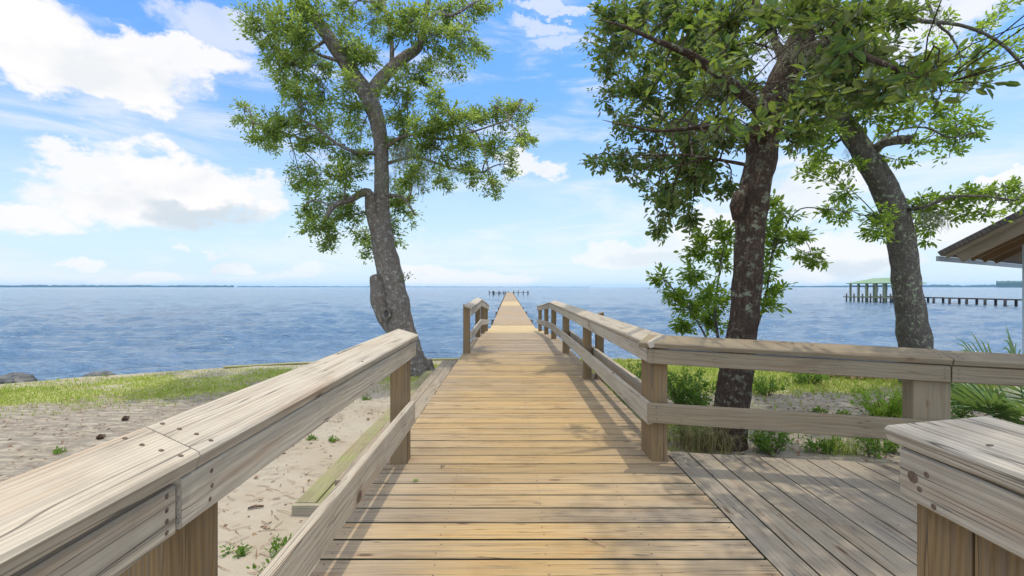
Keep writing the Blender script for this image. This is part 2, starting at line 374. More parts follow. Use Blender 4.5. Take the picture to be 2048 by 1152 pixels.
def ground_mat():
    m,t,b,out=newmat('sandy_ground'); pos=t.node('ShaderNodeNewGeometry').outputs['Position']
    g=t.node('ShaderNodeAttribute',attribute_name='grass').outputs['Fac']; dk=t.node('ShaderNodeAttribute',attribute_name='dirt').outputs['Fac']
    n1=t.noise(pos,1.4,5,.6); n2=t.noise(pos,9.0,5,.65); n3=t.noise(pos,70.0,4,.6); n4=t.noise(t.vmul(pos,(3,9,3)),1.6,5,.7)
    c=t.mix(t.ramp(n1,.3,.7),(.30,.25,.175),(.345,.30,.225))
    c=t.mix(t.ramp(n2,.5,.75,0,.35),c,(.34,.27,.20))
    c=t.mix(t.ramp(n3,.55,.75,0,.45),c,(.24,.18,.13))
    dd=t.m('MULTIPLY',t.ramp(n4,.36,.58,.12,1),dk); c=t.mix(t.m('MULTIPLY',dd,.85),c,(.155,.135,.105))
    gg=t.ramp(t.m('ADD',g,t.m('MULTIPLY',t.m('SUBTRACT',n2,.5),1.5)),.45,.75)
    c=t.mix(t.m('MULTIPLY',gg,.85),c,t.mix(t.ramp(n3,.4,.6),(.17,.20,.04),(.30,.30,.08)))
    t.l.new(c,b.inputs['Base Color']); b.inputs['Roughness'].default_value=.95; b.inputs['Specular IOR Level'].default_value=.1
    h=t.m('ADD',t.m('MULTIPLY',n2,1.0),t.m('MULTIPLY',n3,.5)); t.l.new(t.bump(h,.45,.025),b.inputs['Normal'])
    return m
M['ground']=ground_mat()
def water_mat():
    m,t,b,out=newmat('bay_water'); pos=t.node('ShaderNodeNewGeometry').outputs['Position']
    fo=t.node('ShaderNodeAttribute',attribute_name='foam').outputs['Fac']
    a=t.noise(t.vmul(pos,(.55,1.3,1)),1.0,4,.6,.3); c=t.noise(t.vmul(pos,(2.6,5.2,1)),1.0,4,.6,.2); e=t.noise(t.vmul(pos,(.012,.05,1)),1.0,3,.5)
    big=t.noise(t.vmul(pos,(.05,.16,1)),1.0,4,.6)
    b2=t.noise(t.vmul(pos,(.16,.55,1)),1.0,4,.65,.3)
    h=t.m('ADD',t.m('ADD',t.m('MULTIPLY',a,1.0),t.m('MULTIPLY',c,.42)),t.m('MULTIPLY',b2,2.4))
    col=t.mix(t.ramp(e,.35,.65),(.07,.13,.195),(.09,.15,.215))
    fn=t.m('MULTIPLY',fo,t.ramp(t.noise(t.vmul(pos,(3,7,1)),1.0,5,.7),.44,.60))
    col=t.mix(fn,col,(.75,.80,.85))
    t.l.new(col,b.inputs['Base Color']); t.put(b.inputs['Roughness'],t.ramp(fn,0,1,.13,.8)); b.inputs['IOR'].default_value=1.33
    b.inputs['Specular IOR Level'].default_value=.5
    t.l.new(t.bump(h,1.0,.42),b.inputs['Normal'])
    return m
M['water']=water_mat()

# ------------------------------------------------------------------ water, land
WZ=-1.37; GZ=-.42
def shore(x):                                   # where the land ends
    if x<-1.2: return 9.6-.07*max(0,-1.2-x)-.064*max(0,-2.0-x)**1.9
    return 9.6-.05*max(0,x-1)-.012*max(0,x-3)**2
def make_water():
    ys=[5.2]; 
    while ys[-1]<8000: ys.append(ys[-1]+max(.06,(ys[-1])**1.5*.0028))
    ncol=420; th=np.linspace(-1.28,1.28,ncol); tt=np.tan(th*.985)
    V=[];FO=[]
    waves=[]
    rr=random.Random(5)
    for k in range(34):
        lam=rr.choice((.45,.6,.8,1.1,1.5,2.0,2.8,4.0,6.0))*rr.uniform(.85,1.15); ang=rr.gauss(-1.35,.38); waves.append((2*math.pi/lam*math.cos(ang),2*math.pi/lam*math.sin(ang),lam*(.017 if lam<2.4 else .009)*rr.uniform(.5,1),rr.uniform(0,6.28)))
    for y in ys:
        x=tt*(y+3); z=np.zeros(ncol)
        fade=math.exp(-(y/170)**2)
        if fade>.01:
            for kx,ky,amp,phs in waves: z+=amp*np.sin(kx*x+ky*y+phs)
            z=z*fade*.75; z=z+np.abs(z)*.25
        sh=np.array([shore(q) for q in np.clip(x,-14,14)])
        fo=np.clip(1-abs(y-sh-3.6-.35*np.sin(x*1.3))/1.6,0,1)*np.clip((-5.5-x)/4.0,0,1)*.6
        V.append(np.stack([x,np.full(ncol,y),WZ+z],1)); FO.append(fo)
    n=len(ys); V=np.concatenate(V); idx=np.arange(n*ncol).reshape(n,ncol)
    F=np.stack([idx[:-1,:-1],idx[:-1,1:],idx[1:,1:],idx[1:,:-1]],-1).reshape(-1,4)
    o=np_mesh('water',V,F,M['water'],smooth=True)
    a=o.data.attributes.new('foam','FLOAT','POINT'); a.data.foreach_set('value',np.concatenate(FO).astype(np.float32))
    tag(o,'blue choppy bay water reaching to the horizon','water',kind='structure')
make_water()

def gz(x,y):
    v=Vector((x,y,0)); z=GZ+.030*mn.noise(v*.9)+.014*mn.noise(v*3.1)
    if x>1.3: z+=.03*min(1,(x-1.3))*mn.noise(v*.6+Vector((5,2,0)))
    return z
def grassamt(x,y):
    d=shore(x)-y; n=mn.noise(Vector((x*.55,y*1.3,3)))*.5+mn.noise(Vector((x*1.7,y*3,7)))*.3
    if x<-.9:
        g=max(0,min(1,1.35-abs(d-1.45)/1.45))*(.68+n*1.25) if d>0 else 0
        return max(0,min(1,g*1.15-.05*max(0,-x-9)))
    if x<1.15: return 0
    g=max(0,min(1,(y-6.0-.10*max(0,x-3.0))/.9)); g=g*(1.0+n*.5)
    if y>3.4 and y<5.3 and x<2.0: g=max(g,.55+n)
    if y<=6.5: g=max(g,.10+n*.9)
    if x<2.6 and y>4.6: g=max(g,.45+n*.9)
    return max(0,min(1,g))
def dirtamt(x,y):
    if x<-1: return max(.12,min(1,(-1.75-x)/1.0))*max(.15,min(1,(shore(x)-y-1.3)/.9))
    return .8
def make_ground():
    xs=np.concatenate([np.linspace(-40,-14.5,12),np.arange(-14,14.01,.14),np.linspace(14.5,40,12)]); V=[];G=[];D=[]; nr=100
    for x in xs:
        s=shore(max(-14,min(14,x))) if abs(x)<14 else shore(math.copysign(14,x))
        for j in range(nr):
            y=-12+(s+12)*(j/(nr-4))**.62 if j<nr-3 else s
            if j<nr-3: z=gz(x,y)
            else: z=[GZ+.005,-.9,-1.9][j-nr+3]; y=s+.01*(j-nr+4)
            V.append((x,y,z)); G.append(grassamt(x,y)); D.append(dirtamt(x,y))
    idx=np.arange(len(xs)*nr).reshape(len(xs),nr)
    F=np.stack([idx[:-1,:-1],idx[1:,:-1],idx[1:,1:],idx[:-1,1:]],-1).reshape(-1,4)
    o=np_mesh('ground',V,F,M['ground'],smooth=True)
    for nm,A in (('grass',G),('dirt',D)):
        a=o.data.attributes.new(nm,'FLOAT','POINT'); a.data.foreach_set('value',np.array(A,np.float32))
    tag(o,'sandy shore ground with grass patches above the seawall','ground',kind='structure')
make_ground()

# ------------------------------------------------------------------ boardwalk
ZU=Vector((0,0,1)); XU=Vector((1,0,0)); YU=Vector((0,1,0))
PITCH=.1442; Y0=1.877
def deck_tint(p):
    n=mn.noise(Vector((p.x*1.3,p.y*.9,0)))*.55+mn.noise(Vector((p.x*3.5,p.y*2.2,4)))*.2
    wd=.55+.35*max(0,min(1,(p.y-2.2)/1.6)); far=max(0,min(1,(p.y-4.9)/1.8))
    c=(.80-.30*far-.20*max(0,min(1,(3.0-p.y)/.8)))*math.exp(-(abs(p.x-.10)/wd)**3)+.06+.10*far
    return max(0,min(1,c+n*.6+.06))
def planks(mb, ya, yb, x0, x1, z, tf=None, tint=.5, seg=8, nails=(), x1f=None, slope=0.0, z_at=None, pitch=PITCH, gap=.0130, mat=0, rnd=.13):
    k0=math.ceil((ya-Y0)/pitch-1e-6); y=Y0+k0*pitch
    while y<yb-.03:
        zz=z_at(y) if z_at else z
        zz+=random.uniform(-.0012,.0012); ex=random.uniform(-.006,.006); r1=random.uniform(-rnd,rnd)
        xx=x1f(y) if x1f else x1
        f=(lambda p,r1=r1: max(0,min(1,tf(p)+r1))) if tf else None
        zn=(z_at(y+pitch) if z_at else z); wv=Vector((0,pitch,zn-(z_at(y) if z_at else z)))
        th=.038
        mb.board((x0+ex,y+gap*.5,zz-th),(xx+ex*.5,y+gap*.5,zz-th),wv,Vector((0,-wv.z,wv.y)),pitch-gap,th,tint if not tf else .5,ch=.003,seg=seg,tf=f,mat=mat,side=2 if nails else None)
        for nx in nails:
            if nx<xx-.02:
                for dy in (.035,.10): mb.disc((nx+random.uniform(-.008,.008),y+dy+random.uniform(-.006,.006),zz+.0003),(0,0,1),.0042,mat=1,dome=.0002)
        y+=pitch
bw=thing('boardwalk','weathered timber boardwalk of crosswise planks leading from the camera to the pier','boardwalk',(0,0,-.42))
mb=MB()
planks(mb,-2.6,2.93,-.78,1.058,0,deck_tint,nails=(-.74,-.30,.16,.60,1.02))
planks(mb,2.90,7.70,-.78,1.10,0,deck_tint,nails=(-.74,-.30,.16,.60,1.06))
mb.build('decking',[M['deck'],M['nail'],M['algae_shade']],bw)
mb=MB()
for x in (-.772,-.34,.14,.60,1.02): mb.box((x,-2.6,-.20),(x+.038,7.70,-.043),.3)
mb.build('joist',M['step'],bw)
RAMP0,RAMP1,PZ=10.0,19.0,-.60
def ramp_z(y):
    if y<=RAMP0: return 0.0
    if y>=RAMP1: return PZ
    t=(y-RAMP0)/(RAMP1-RAMP0); return PZ*t*(.86+.14*t)
pier=thing('pier','long straight timber pier running far out over the water to a T-shaped head','pier',(0,20,WZ))
mb=MB()
def pier_tint(p):
    n=mn.noise(Vector((p.x*1.0,p.y*.25,0)))*.5
    return max(0,min(1,.30+n))
planks(mb,7.73,12.9,-.78,1.10,0,lambda p:max(0,min(1,.15+.4*mn.noise(Vector((p.x,p.y,2))))),seg=4,z_at=ramp_z)
mb.build('approach_decking',[M['deck']],pier)
mb=MB(); planks(mb,12.9,20.5,-.78,1.10,0,None,.6,seg=1,z_at=ramp_z); mb.build('ramp_decking',M['yellow'],pier)
mb=MB(); planks(mb,20.5,42.0,-.76,1.10,PZ,pier_tint,seg=3,z_at=ramp_z); mb.build('decking',[M['deck']],pier)
mb=MB(); planks(mb,54.0,145.0,-.76,1.10,PZ,pier_tint,seg=1,z_at=ramp_z,pitch=PITCH*2,gap=.012)
mb.build('decking',[M['deck']],pier)
mb=MB(); planks(mb,42.0,54.0,-.76,1.10,PZ,None,.5,seg=1,z_at=ramp_z); mb.build('new_decking',M['yellow'],pier)
mb=MB()
for x in (-.74,1.04):
    mb.board((x,7.75,-.22),(x,RAMP0,-.22),XU,ZU,.04,.17,.3); mb.board((x,RAMP0,-.22),(x,RAMP1,PZ-.22),XU,ZU,.04,.17,.3); mb.board((x,RAMP1,PZ-.22),(x,145,PZ-.22),XU,ZU,.04,.17,.3)
mb.build('stringer',M['step'],pier)
for k in range(18):
    y=9.5+k*7.6
    for x in (-.86,1.19):
        mb=MB(); mb.tube([(x,y,WZ-.8),(x,y,ramp_z(y)-.05)],.10,10); mb.build('piling',M['pile'],pier)
# T head
YT=145.0
def tx(px,Y=YT): return (px-CX)/FPX*Y
mb=MB(); mb.box((tx(978),YT+.3,-.74),(tx(1010),YT+.75,-.62),.4); mb.box((tx(1024),YT+.3,-.70),(tx(1056.5),YT+.75,-.58),.4); mb.box((tx(987),YT+1.0,-1.08),(tx(1010),YT+1.2,-.96),.4)
mb.box((tx(1009),YT+.05,-.72),(tx(1026),YT+5,-.60),.3)
mb.build('head_beam',M['pile'],pier)
for px,top,rr in ((978.5,-.10,.15),(985.7,-.12,.16),(987.8,-.08,.17),(997.5,-.12,.13),(999.6,-.18,.12),(1007.5,-.14,.14),(1010.4,-.12,.10),(1017,-.08,.10),(1027.7,.02,.15),(1036.5,.02,.13),(1046.6,-.1,.15),(1056,-.08,.2)):
    mb=MB(); mb.tube([(tx(px),YT+.2,WZ-.8),(tx(px),YT+.2,top)],rr,8); mb.build('piling',M['pile'],pier)
for px in (1027.7,1036.5):
    mb=MB(); mb.tube([(tx(px),YT+.2,.02),(tx(px),YT+.2,.22)],[.17,.10],8); mb.build('piling_cap',M['yellowpaint'],pier)

# left steps
st=thing('wooden_steps','two low mossy timber steps beside the left edge of the boardwalk','steps',(-1.1,5,GZ))
mb=MB(); mb.board((-1.46,3.10,-.385),(-1.46,8.0,-.385),XU,ZU,.14,.038,.5,seg=6); mb.build('lower_tread',M['step_moss'],st)
mb=MB(); mb.board((-1.312,3.10,-.387),(-1.312,8.0,-.387),XU,ZU,.14,.036,.5,seg=6); mb.build('lower_tread',M['step_moss'],st)
mb=MB(); mb.board((-1.46,3.058,-.50),(-.80,3.058,-.50),YU,ZU,.040,.152,.3); mb.build('lower_riser',M['step'],st)
mb=MB(); mb.board((-1.16,3.03,-.205),(-1.16,8.0,-.205),XU,ZU,.115,.038,.4,seg=6); mb.build('upper_tread',M['deck_grey'],st)
mb=MB(); mb.board((-1.04,3.03,-.203),(-1.04,8.0,-.203),XU,ZU,.14,.038,.3,seg=6); mb.build('upper_tread',M['deck_grey'],st)
mb=MB(); mb.board((-1.145,3.045,-.345),(-.80,3.045,-.345),YU,ZU,.038,.138,.4); mb.build('upper_riser',M['post'],st)
mb=MB(); mb.board((-1.145,3.09,-.345),(-1.145,8.0,-.345),XU,ZU,.036,.138,.4); mb.build('upper_riser',M['step'],st)

# platform on the right
pf=thing('side_platform','grey timber platform of lengthwise boards to the right of the boardwalk','platform',(2.4,1.2,GZ))
def pf_edge(x): return 3.10-.16*(x-1.09)
mb=MB(); x=1.068
first=True
while x<5.2:
    wd=.1365; e=pf_edge(x+.07)+random.uniform(-.012,.012)
    ys=-2.4
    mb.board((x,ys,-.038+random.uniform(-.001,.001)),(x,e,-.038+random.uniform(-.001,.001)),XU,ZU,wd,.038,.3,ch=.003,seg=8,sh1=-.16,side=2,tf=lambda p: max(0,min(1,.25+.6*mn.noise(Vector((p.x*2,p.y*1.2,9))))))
    for ny in (-.3,.55,1.4,2.25,2.95):
        for dx in (.035,.10): mb.disc((x+dx,ny+random.uniform(-.01,.01)-.16*(x-1.09),.0012),(0,0,1),.0042,mat=1,dome=.0002)
    x+=wd+.0085
mb.build('decking',[M['deck_grey'],M['nail'],M['algae_shade']],pf)
mb=MB(); mb.board((1.08,pf_edge(1.08)-.06,-.20),(5.2,pf_edge(5.2)-.06,-.20),Vector((.16,1,0)),ZU,.038,.155,.3)
mb.build('rim_joist',M['step'],pf)

# ------------------------------------------------------------------ railings
TILT=Vector((.13,0,.044))
def railing_line(root, side, ya, yb, segs, xin, mat, yc=None):
    """side=-1 left rail, +1 right rail: cap, top board along the walkway; segs: [(y,z of the cap's inner top edge)...]"""
def cap_board(mb, A, B, out, tint, thk=.038, wid=.139, tilt=.044, **kw):
    o=Vector(out).normalized(); v=(o*.13+ZU*tilt).normalized(); A=Vector(A);B=Vector(B)
    u=(B-A).normalized(); wdn=u.cross(v)
    if wdn.z>0: wdn=-wdn
    mb.board(A,B,v,wdn,wid,thk,tint,ch=.006,**kw)
    return v,-wdn
def nails4(mb, p, v, n, along, wid=.139, r=.0048, cnt=4):
    for i in range(cnt):
        q=Vector(p)+v*(wid*(.12+.76*i/(cnt-1)))+Vector(along)*random.uniform(-.008,.008)
        mb.disc(q,n,r,mat=1,dome=.002)

# left near railing
lr=thing('timber_railing','weathered timber railing with a broad sloping cap, nearest on the left of the boardwalk','railing',(-.7,1.5,0))
mb=MB(); v,n=cap_board(mb,(-.595,.893,.80),(-.595,2.985,.805),(-1,0,0),.15,seg=6,sh0=.18,sh1=-.25)
nails4(mb,(-.595,.93,.80),v,n,YU); 
for yy in (1.9,2.9): nails4(mb,(-.595,yy,.803),v,n,YU,cnt=2)
mb.build('cap_rail',[M['rail'],M['nail']],lr)
mb=MB(); v,n=cap_board(mb,(-.600,-1.6,.806),(-.592,.887,.801),(-1,0,0),.30,seg=6,sh1=.18)
nails4(mb,(-.593,.845,.801),v,n,YU)
mb.build('cap_rail',[M['rail'],M['nail']],lr)
mb=MB(); mb.board((-.607,.845,.670),(-.607,2.965,.672),(-1,0,0),ZU,.036,.095,.2,seg=4)
for z in (.69,.715,.745): mb.disc((-.607,.90+random.uniform(-.02,.03),z),(1,0,0),.005,dome=.001); mb.disc((-.607,2.92,z),(1,0,0),.005,dome=.001)
mb.build('top_board',[M['rail'],M['nail']],lr)
mb=MB(); mb.board((-.613,-1.6,.664),(-.613,.836,.664),(-1,0,0),ZU,.036,.092,.45,seg=4)
for z in (.68,.70,.72,.745): mb.disc((-.613,.815,z),(1,0,0),.005,dome=.001)
mb.build('top_board',[M['rail'],M['nail']],lr)
mb=MB(); mb.board((-.607,-1.6,.243),(-.607,2.945,.243),(-1,0,0),ZU,.036,.141,.35,seg=4)
for z in (.27,.31,.35): mb.disc((-.607,2.9,z),(1,0,0),.004,dome=.001)
mb.build('mid_rail',[M['rail'],M['nail']],lr)
for ya,yb in ((2.885,2.985),(.862,1.012),(-1.2,-1.1)):
    mb=MB(); mb.post(-.755,-.645,ya,yb,-.10,.79,.45,sl=-.33); mb.build('post',M['post'],lr)

# right near railing
rr_=thing('timber_railing','timber railing stub with a knotted top board and double post, nearest on the right','railing',(.85,0,0))
mb=MB(); v,n=cap_board(mb,(.795,-1.6,.832),(.795,.925,.826),(1,0,0),.2,tilt=.040,seg=4,sh1=-.55,wid=.15)
for a,b in ((.35,.80),(.55,.70),(.80,.74),(.30,.45),(.75,.38)): mb.disc(Vector((.795,b,.826))+v*(.15*a),n,.0055,mat=1,dome=.001)
mb.build('cap_rail',[M['rail'],M['nail']],rr_)
mb=MB(); mb.board((.812,-1.6,.688),(.812,.945,.688),(1,0,0),ZU,.036,.100,.3,seg=4)
for y,z in ((.90,.72),(.87,.70),(.885,.755)): mb.disc((.812,y,z),(-1,0,0),.006,dome=.0015)
mb.disc((.812,.915,.738),(-1,0,0),.012,mat=1,dome=.001,k=12)
mb.build('top_board',[M['rail'],M['nail']],rr_)
for ya,yb in ((.84,.952),(.715,.834)):
    mb=MB(); mb.post(.850,.960,ya,yb,-.10,.82,.35,sl=.3); mb.build('post',M['post'],rr_)
mb=MB(); mb.board((.812,-1.6,.243),(.812,.70,.243),(1,0,0),ZU,.036,.141,.35); mb.build('mid_rail',M['rail'],rr_)

# right far railing along the boardwalk and down the ramp
fr=thing('timber_railing','long timber railing along the right side of the boardwalk, dropping towards the pier','railing',(.95,8,0))
C=[(2.87,.772),(5.5,.775),(7.7,.785),(9.84,.79),(11.9,.66),(14.4,.515)]
mb=MB()
for i in range(len(C)-1):
    (y0,z0),(y1,z1)=C[i],C[i+1]
    cap_board(mb,(.865 if i==0 else .868,y0+.002,z0),(.868,y1-.002,z1),(1,0,0),.35 if i<2 else .2,seg=2,sh0=(.6 if i==0 else 0))
v=Vector((.13,0,.044)).normalized(); n=Vector((-.044,0,.13)).normalized()
for y,z in ((5.45,.775),(5.55,.775),(7.65,.785),(7.75,.785)): nails4(mb,(.868,y,z),v,n,YU)
mb.build('cap_rail',[M['rail'],M['nail']],fr)
mb=MB()
for i in range(len(C)-1):
    (y0,z0),(y1,z1)=C[i],C[i+1]
    mb.board((.880,y0+(.03 if i==0 else .002),z0-.132),(.880,y1-.002,z1-.132),(1,0,0),ZU,.034,.096,.35,seg=2)
mb.build('top_board',[M['rail'],M['nail']],fr)
mb=MB()
for i,(a,b,za,zb) in enumerate(((2.90,7.72,.245,.245),(7.724,9.84,.245,.22),(9.844,14.4,.22,-.03))):
    mb.board((.880,a,za),(.880,b,zb),(1,0,0),ZU,.034,.135,.4,seg=3)
mb.build('mid_rail',[M['rail'],M['nail']],fr)
mb=MB(); mb.board((1.030,2.95,.24),(1.030,7.8,.24),(1,0,0),ZU,.036,.135,.5,seg=3); mb.build('outer_rail',M['rail'],fr)
for (xa,xb,ya,yb,zb,zt) in ((.916,1.020,2.926,3.035,-.1,.80),(.916,1.020,3.043,3.155,-.1,.80),(.916,1.008,5.54,5.66,-.1,.81),(1.070,1.16,5.56,5.66,-.1,.815),(.916,1.022,7.70,7.80,-.1,.82),(.916,1.02,9.80,9.90,-.1,.82),(.916,1.02,11.75,11.85,-.3,.68),(.916,1.02,14.12,14.22,-.5,.545)):
    mb=MB(); mb.post(xa,xb,ya,yb,zb,zt-.02,.5,sl=.33); mb.build('post',M['post'],fr)

# left short railing over the water
sr=thing('timber_railing','short timber railing with a square end post on the left where the pier begins','railing',(-.72,10,0))
D=[(7.62,.785),(9.0,.80),(10.45,.835),(12.4,.70),(14.3,.55)]
mb=MB()
for i in range(len(D)-1):
    (y0,z0),(y1,z1)=D[i],D[i+1]; cap_board(mb,(-.615,y0+.002,z0),(-.615,y1-.002,z1),(-1,0,0),.12,seg=2)
mb.build('cap_rail',[M['rail'],M['nail']],sr)
mb=MB()
for i in range(len(D)-1):
    (y0,z0),(y1,z1)=D[i],D[i+1]; mb.board((-.628,y0+.05,z0-.15),(-.628,y1-.002,z1-.15),(-1,0,0),ZU,.034,.115,.12,seg=2)
mb.build('top_board',M['rail'],sr)
mb=MB(); mb.board((-.628,7.70,.225),(-.628,10.45,.24),(-1,0,0),ZU,.034,.138,.15,seg=2); mb.board((-.628,10.454,.24),(-.628,14.3,-.04),(-1,0,0),ZU,.034,.138,.15,seg=2); mb.build('mid_rail',M['rail'],sr)
for (ya,zb,zt) in ((7.68,-.1,.80),(10.42,-.2,.84),(12.38,-.35,.70),(14.22,-.55,.54)):
    mb=MB(); mb.post(-.775,-.664,ya,ya+.11,zb,zt+.012,.5,sl=-.33); mb.build('post',M['post'],sr)

# railing round the platform, in the shade of the tree
pr=thing('timber_railing','shaded brown timber railing of the side platform with a wide post at its board joint','railing',(2.2,2.6,0))
A0=Vector((.875,2.855,.770)); B0=Vector((2.505,2.560,.712)); dirr=(B0-A0).normalized(); outp=Vector((-dirr.y,dirr.x,0)).normalized()
B1=B0+Vector((1.9,-.36,-.055))
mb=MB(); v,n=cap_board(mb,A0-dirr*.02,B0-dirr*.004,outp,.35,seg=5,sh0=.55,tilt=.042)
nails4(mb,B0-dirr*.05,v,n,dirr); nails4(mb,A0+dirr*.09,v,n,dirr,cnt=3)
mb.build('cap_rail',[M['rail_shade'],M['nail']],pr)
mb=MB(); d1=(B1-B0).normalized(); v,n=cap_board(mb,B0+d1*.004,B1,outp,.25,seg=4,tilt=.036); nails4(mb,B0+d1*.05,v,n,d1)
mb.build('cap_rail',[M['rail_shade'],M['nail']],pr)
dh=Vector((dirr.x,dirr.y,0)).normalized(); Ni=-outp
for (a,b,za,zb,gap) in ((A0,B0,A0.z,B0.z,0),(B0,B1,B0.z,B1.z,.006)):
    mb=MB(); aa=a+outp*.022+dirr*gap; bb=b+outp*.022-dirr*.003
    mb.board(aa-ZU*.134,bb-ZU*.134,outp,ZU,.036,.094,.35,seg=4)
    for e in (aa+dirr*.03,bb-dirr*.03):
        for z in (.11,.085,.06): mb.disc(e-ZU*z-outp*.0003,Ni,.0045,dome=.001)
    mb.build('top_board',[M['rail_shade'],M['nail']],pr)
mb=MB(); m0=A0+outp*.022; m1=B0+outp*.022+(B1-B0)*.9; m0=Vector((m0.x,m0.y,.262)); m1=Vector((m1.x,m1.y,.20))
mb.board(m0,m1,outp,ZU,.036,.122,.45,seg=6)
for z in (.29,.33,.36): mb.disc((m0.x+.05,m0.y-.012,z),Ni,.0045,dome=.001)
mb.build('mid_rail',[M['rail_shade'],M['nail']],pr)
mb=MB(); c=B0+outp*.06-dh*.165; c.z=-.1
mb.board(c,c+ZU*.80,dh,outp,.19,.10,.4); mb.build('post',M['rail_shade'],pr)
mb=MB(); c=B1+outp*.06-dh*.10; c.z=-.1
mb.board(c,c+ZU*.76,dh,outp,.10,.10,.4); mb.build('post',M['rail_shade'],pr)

# seawall along the shore
def seawall(name,label,xa,xb):
    r=thing(name,label,'seawall',((xa+xb)/2,shore((xa+xb)/2),WZ)); n=max(2,int((xb-xa)/.8)); mb=MB(); mw=MB()
    for i in range(n):
        a=xa+(xb-xa)*i/n; b=xa+(xb-xa)*(i+1)/n; pa=Vector((a,shore(a)-.05,GZ+.005)); pb=Vector((b,shore(b)-.05,GZ+.005))
        d=(pb-pa).normalized(); nn=Vector((-d.y,d.x,0)); mb.board(pa,pb,nn,ZU,.14,.022,.5,ch=.004); mw.board(pa+nn*.075-ZU*1.5,pb+nn*.075-ZU*1.5,nn,ZU,.05,1.495,.3,ch=0)
    mb.build('cap_board',M['step_moss'],r); mw.build('sheet_piling',M['step'],r)
seawall('seawall','low timber seawall edging the grass left of the boardwalk',-5.4,-.9)
seawall('seawall','low timber seawall edging the grass right of the boardwalk',1.2,14)

# ------------------------------------------------------------------ trees
def smooth_path(pts, sub=4):
    pts=[Vector(p) for p in pts]; out=[]
    for i in range(len(pts)-1):
        p0=pts[max(i-1,0)];p1=pts[i];p2=pts[i+1];p3=pts[min(i+2,len(pts)-1)]
        for k in range(sub):
            t=k/sub; out.append(.5*((2*p1)+(p2-p0)*t+(2*p0-5*p1+4*p2-p3)*t*t+(3*p1-p0-3*p2+p3)*t**3))
    out.append(pts[-1]); return out
def limb(mb, pts, sub=4, n=10, rough=.12, seed=0, mat=0):
    """pts: (px,py,Y,width in px)"""
    c=smooth_path([P(a,b,y) for a,b,y,_ in pts],sub); r=[]
    for i in range(len(pts)-1):
        for k in range(sub): t=k/sub; r.append((pts[i][3]*(1-t)+pts[i+1][3]*t)*.405/FPX*pts[i][2])
    r.append(pts[-1][3]*.5/FPX*pts[-1][2])
    mb.tube(c,r,n,mat,rough,seed); return c
def leaf_verts(pos,dr,nm,L,Wd,fold=.18,curl=.12):
    dr=dr/np.linalg.norm(dr,axis=1,keepdims=True); s=np.cross(dr,nm); s/=np.linalg.norm(s,axis=1,keepdims=True)+1e-9; nm=np.cross(s,dr)
    L=L[:,None]; Wd=Wd[:,None]
    v=np.stack([pos,
      pos+dr*L*.32-s*Wd*.46+nm*Wd*fold, pos+dr*L*.72-s*Wd*.42+nm*(Wd*fold-L*curl*.4), pos+dr*L-nm*L*curl,
      pos+dr*L*.72+s*Wd*.42+nm*(Wd*fold-L*curl*.4), pos+dr*L*.32+s*Wd*.46+nm*Wd*fold],1)
    return v.reshape(-1,3)
def leaf_faces(n,off=0):
    b=(np.arange(n)*6+off)[:,None]; return np.concatenate([b+np.array([[0,3,2,1]]),b+np.array([[0,5,4,3]])],1).reshape(-1,4)
class Foliage:
    def __init__(s,seed): s.g=np.random.default_rng(seed); s.pos=[];s.dr=[];s.L=[]; s.rnd=random.Random(seed)
    def twig(s,mb,a,b,r0,r1,sag=.0,n=4,k=5,wob=.06):
        a=Vector(a);b=Vector(b);L=(b-a).length; pts=[]; off=[Vector((s.rnd.gauss(0,1),s.rnd.gauss(0,1),s.rnd.gauss(0,1)))*wob*L for _ in range(2)]
        for i in range(k+1):
            t=i/k; p=a.lerp(b,t)+off[0]*math.sin(math.pi*t)+off[1]*math.sin(2*math.pi*t)*.5; p.z+=-sag*L*(math.sin(math.pi*t)); pts.append(p)
        mb.tube(pts,[r0+(r1-r0)*i/k for i in range(k+1)],n,cap=False); return pts
    def cluster(s,mb,C,rx,ry,rz,nodes,nsub=11,nleaf=48,L=.055,limbr=.018,spread=.11,start=.35,attach=None):
        C=Vector(C)
        nd=min(nodes,key=lambda q:(q-C).length+.35*max(0,q.z-C.z)) if attach is None else attach
        main=s.twig(mb,nd,C,limbr,limbr*.35,sag=-.08,n=5,k=6,wob=.09)
        for j in range(nsub):
            d=Vector((s.rnd.gauss(0,1),s.rnd.gauss(0,1),s.rnd.gauss(0,1))); d.normalize(); q=s.rnd.uniform(.45,1.0)
            E=C+Vector((d.x*rx*q,d.y*ry*q,d.z*rz*q)); a=main[s.rnd.randint(3,6)]
            tw=s.twig(mb,a,E,limbr*.32,.0022,sag=.05,n=3,k=4,wob=.10)
            m=int(nleaf*s.rnd.uniform(.6,1.35))
            t=s.g.uniform(start,1.0,m)*4; i0=np.minimum(t.astype(int),3); fr=(t-i0)[:,None]
            T=np.array([tuple(p) for p in tw]); base=T[i0]*(1-fr)+T[i0+1]*fr; td=T[i0+1]-T[i0]; td/=np.linalg.norm(td,axis=1,keepdims=True)+1e-9
            o=s.g.normal(0,1,(m,3)); o/=np.linalg.norm(o,axis=1,keepdims=True); o[:,2]*=.75
            rad=np.abs(s.g.normal(0,spread,m))[:,None]; 
            dr=td*.6+o*.9; s.pos.append(base+o*rad); s.dr.append(dr); s.L.append(L*s.g.uniform(.6,1.25,m))
    def build(s,root,mat,aspect=.42,upk=.9,name='crown'):
        pos=np.concatenate(s.pos);dr=np.concatenate(s.dr);L=np.concatenate(s.L); n=len(pos)
        nm=s.g.normal(0,.75,(n,3)); nm[:,2]+=upk
        V=leaf_verts(pos,dr,nm,L,L*aspect*s.g.uniform(.8,1.2,n)); o=np_mesh(name,V,leaf_faces(n),mat,root); return o,n
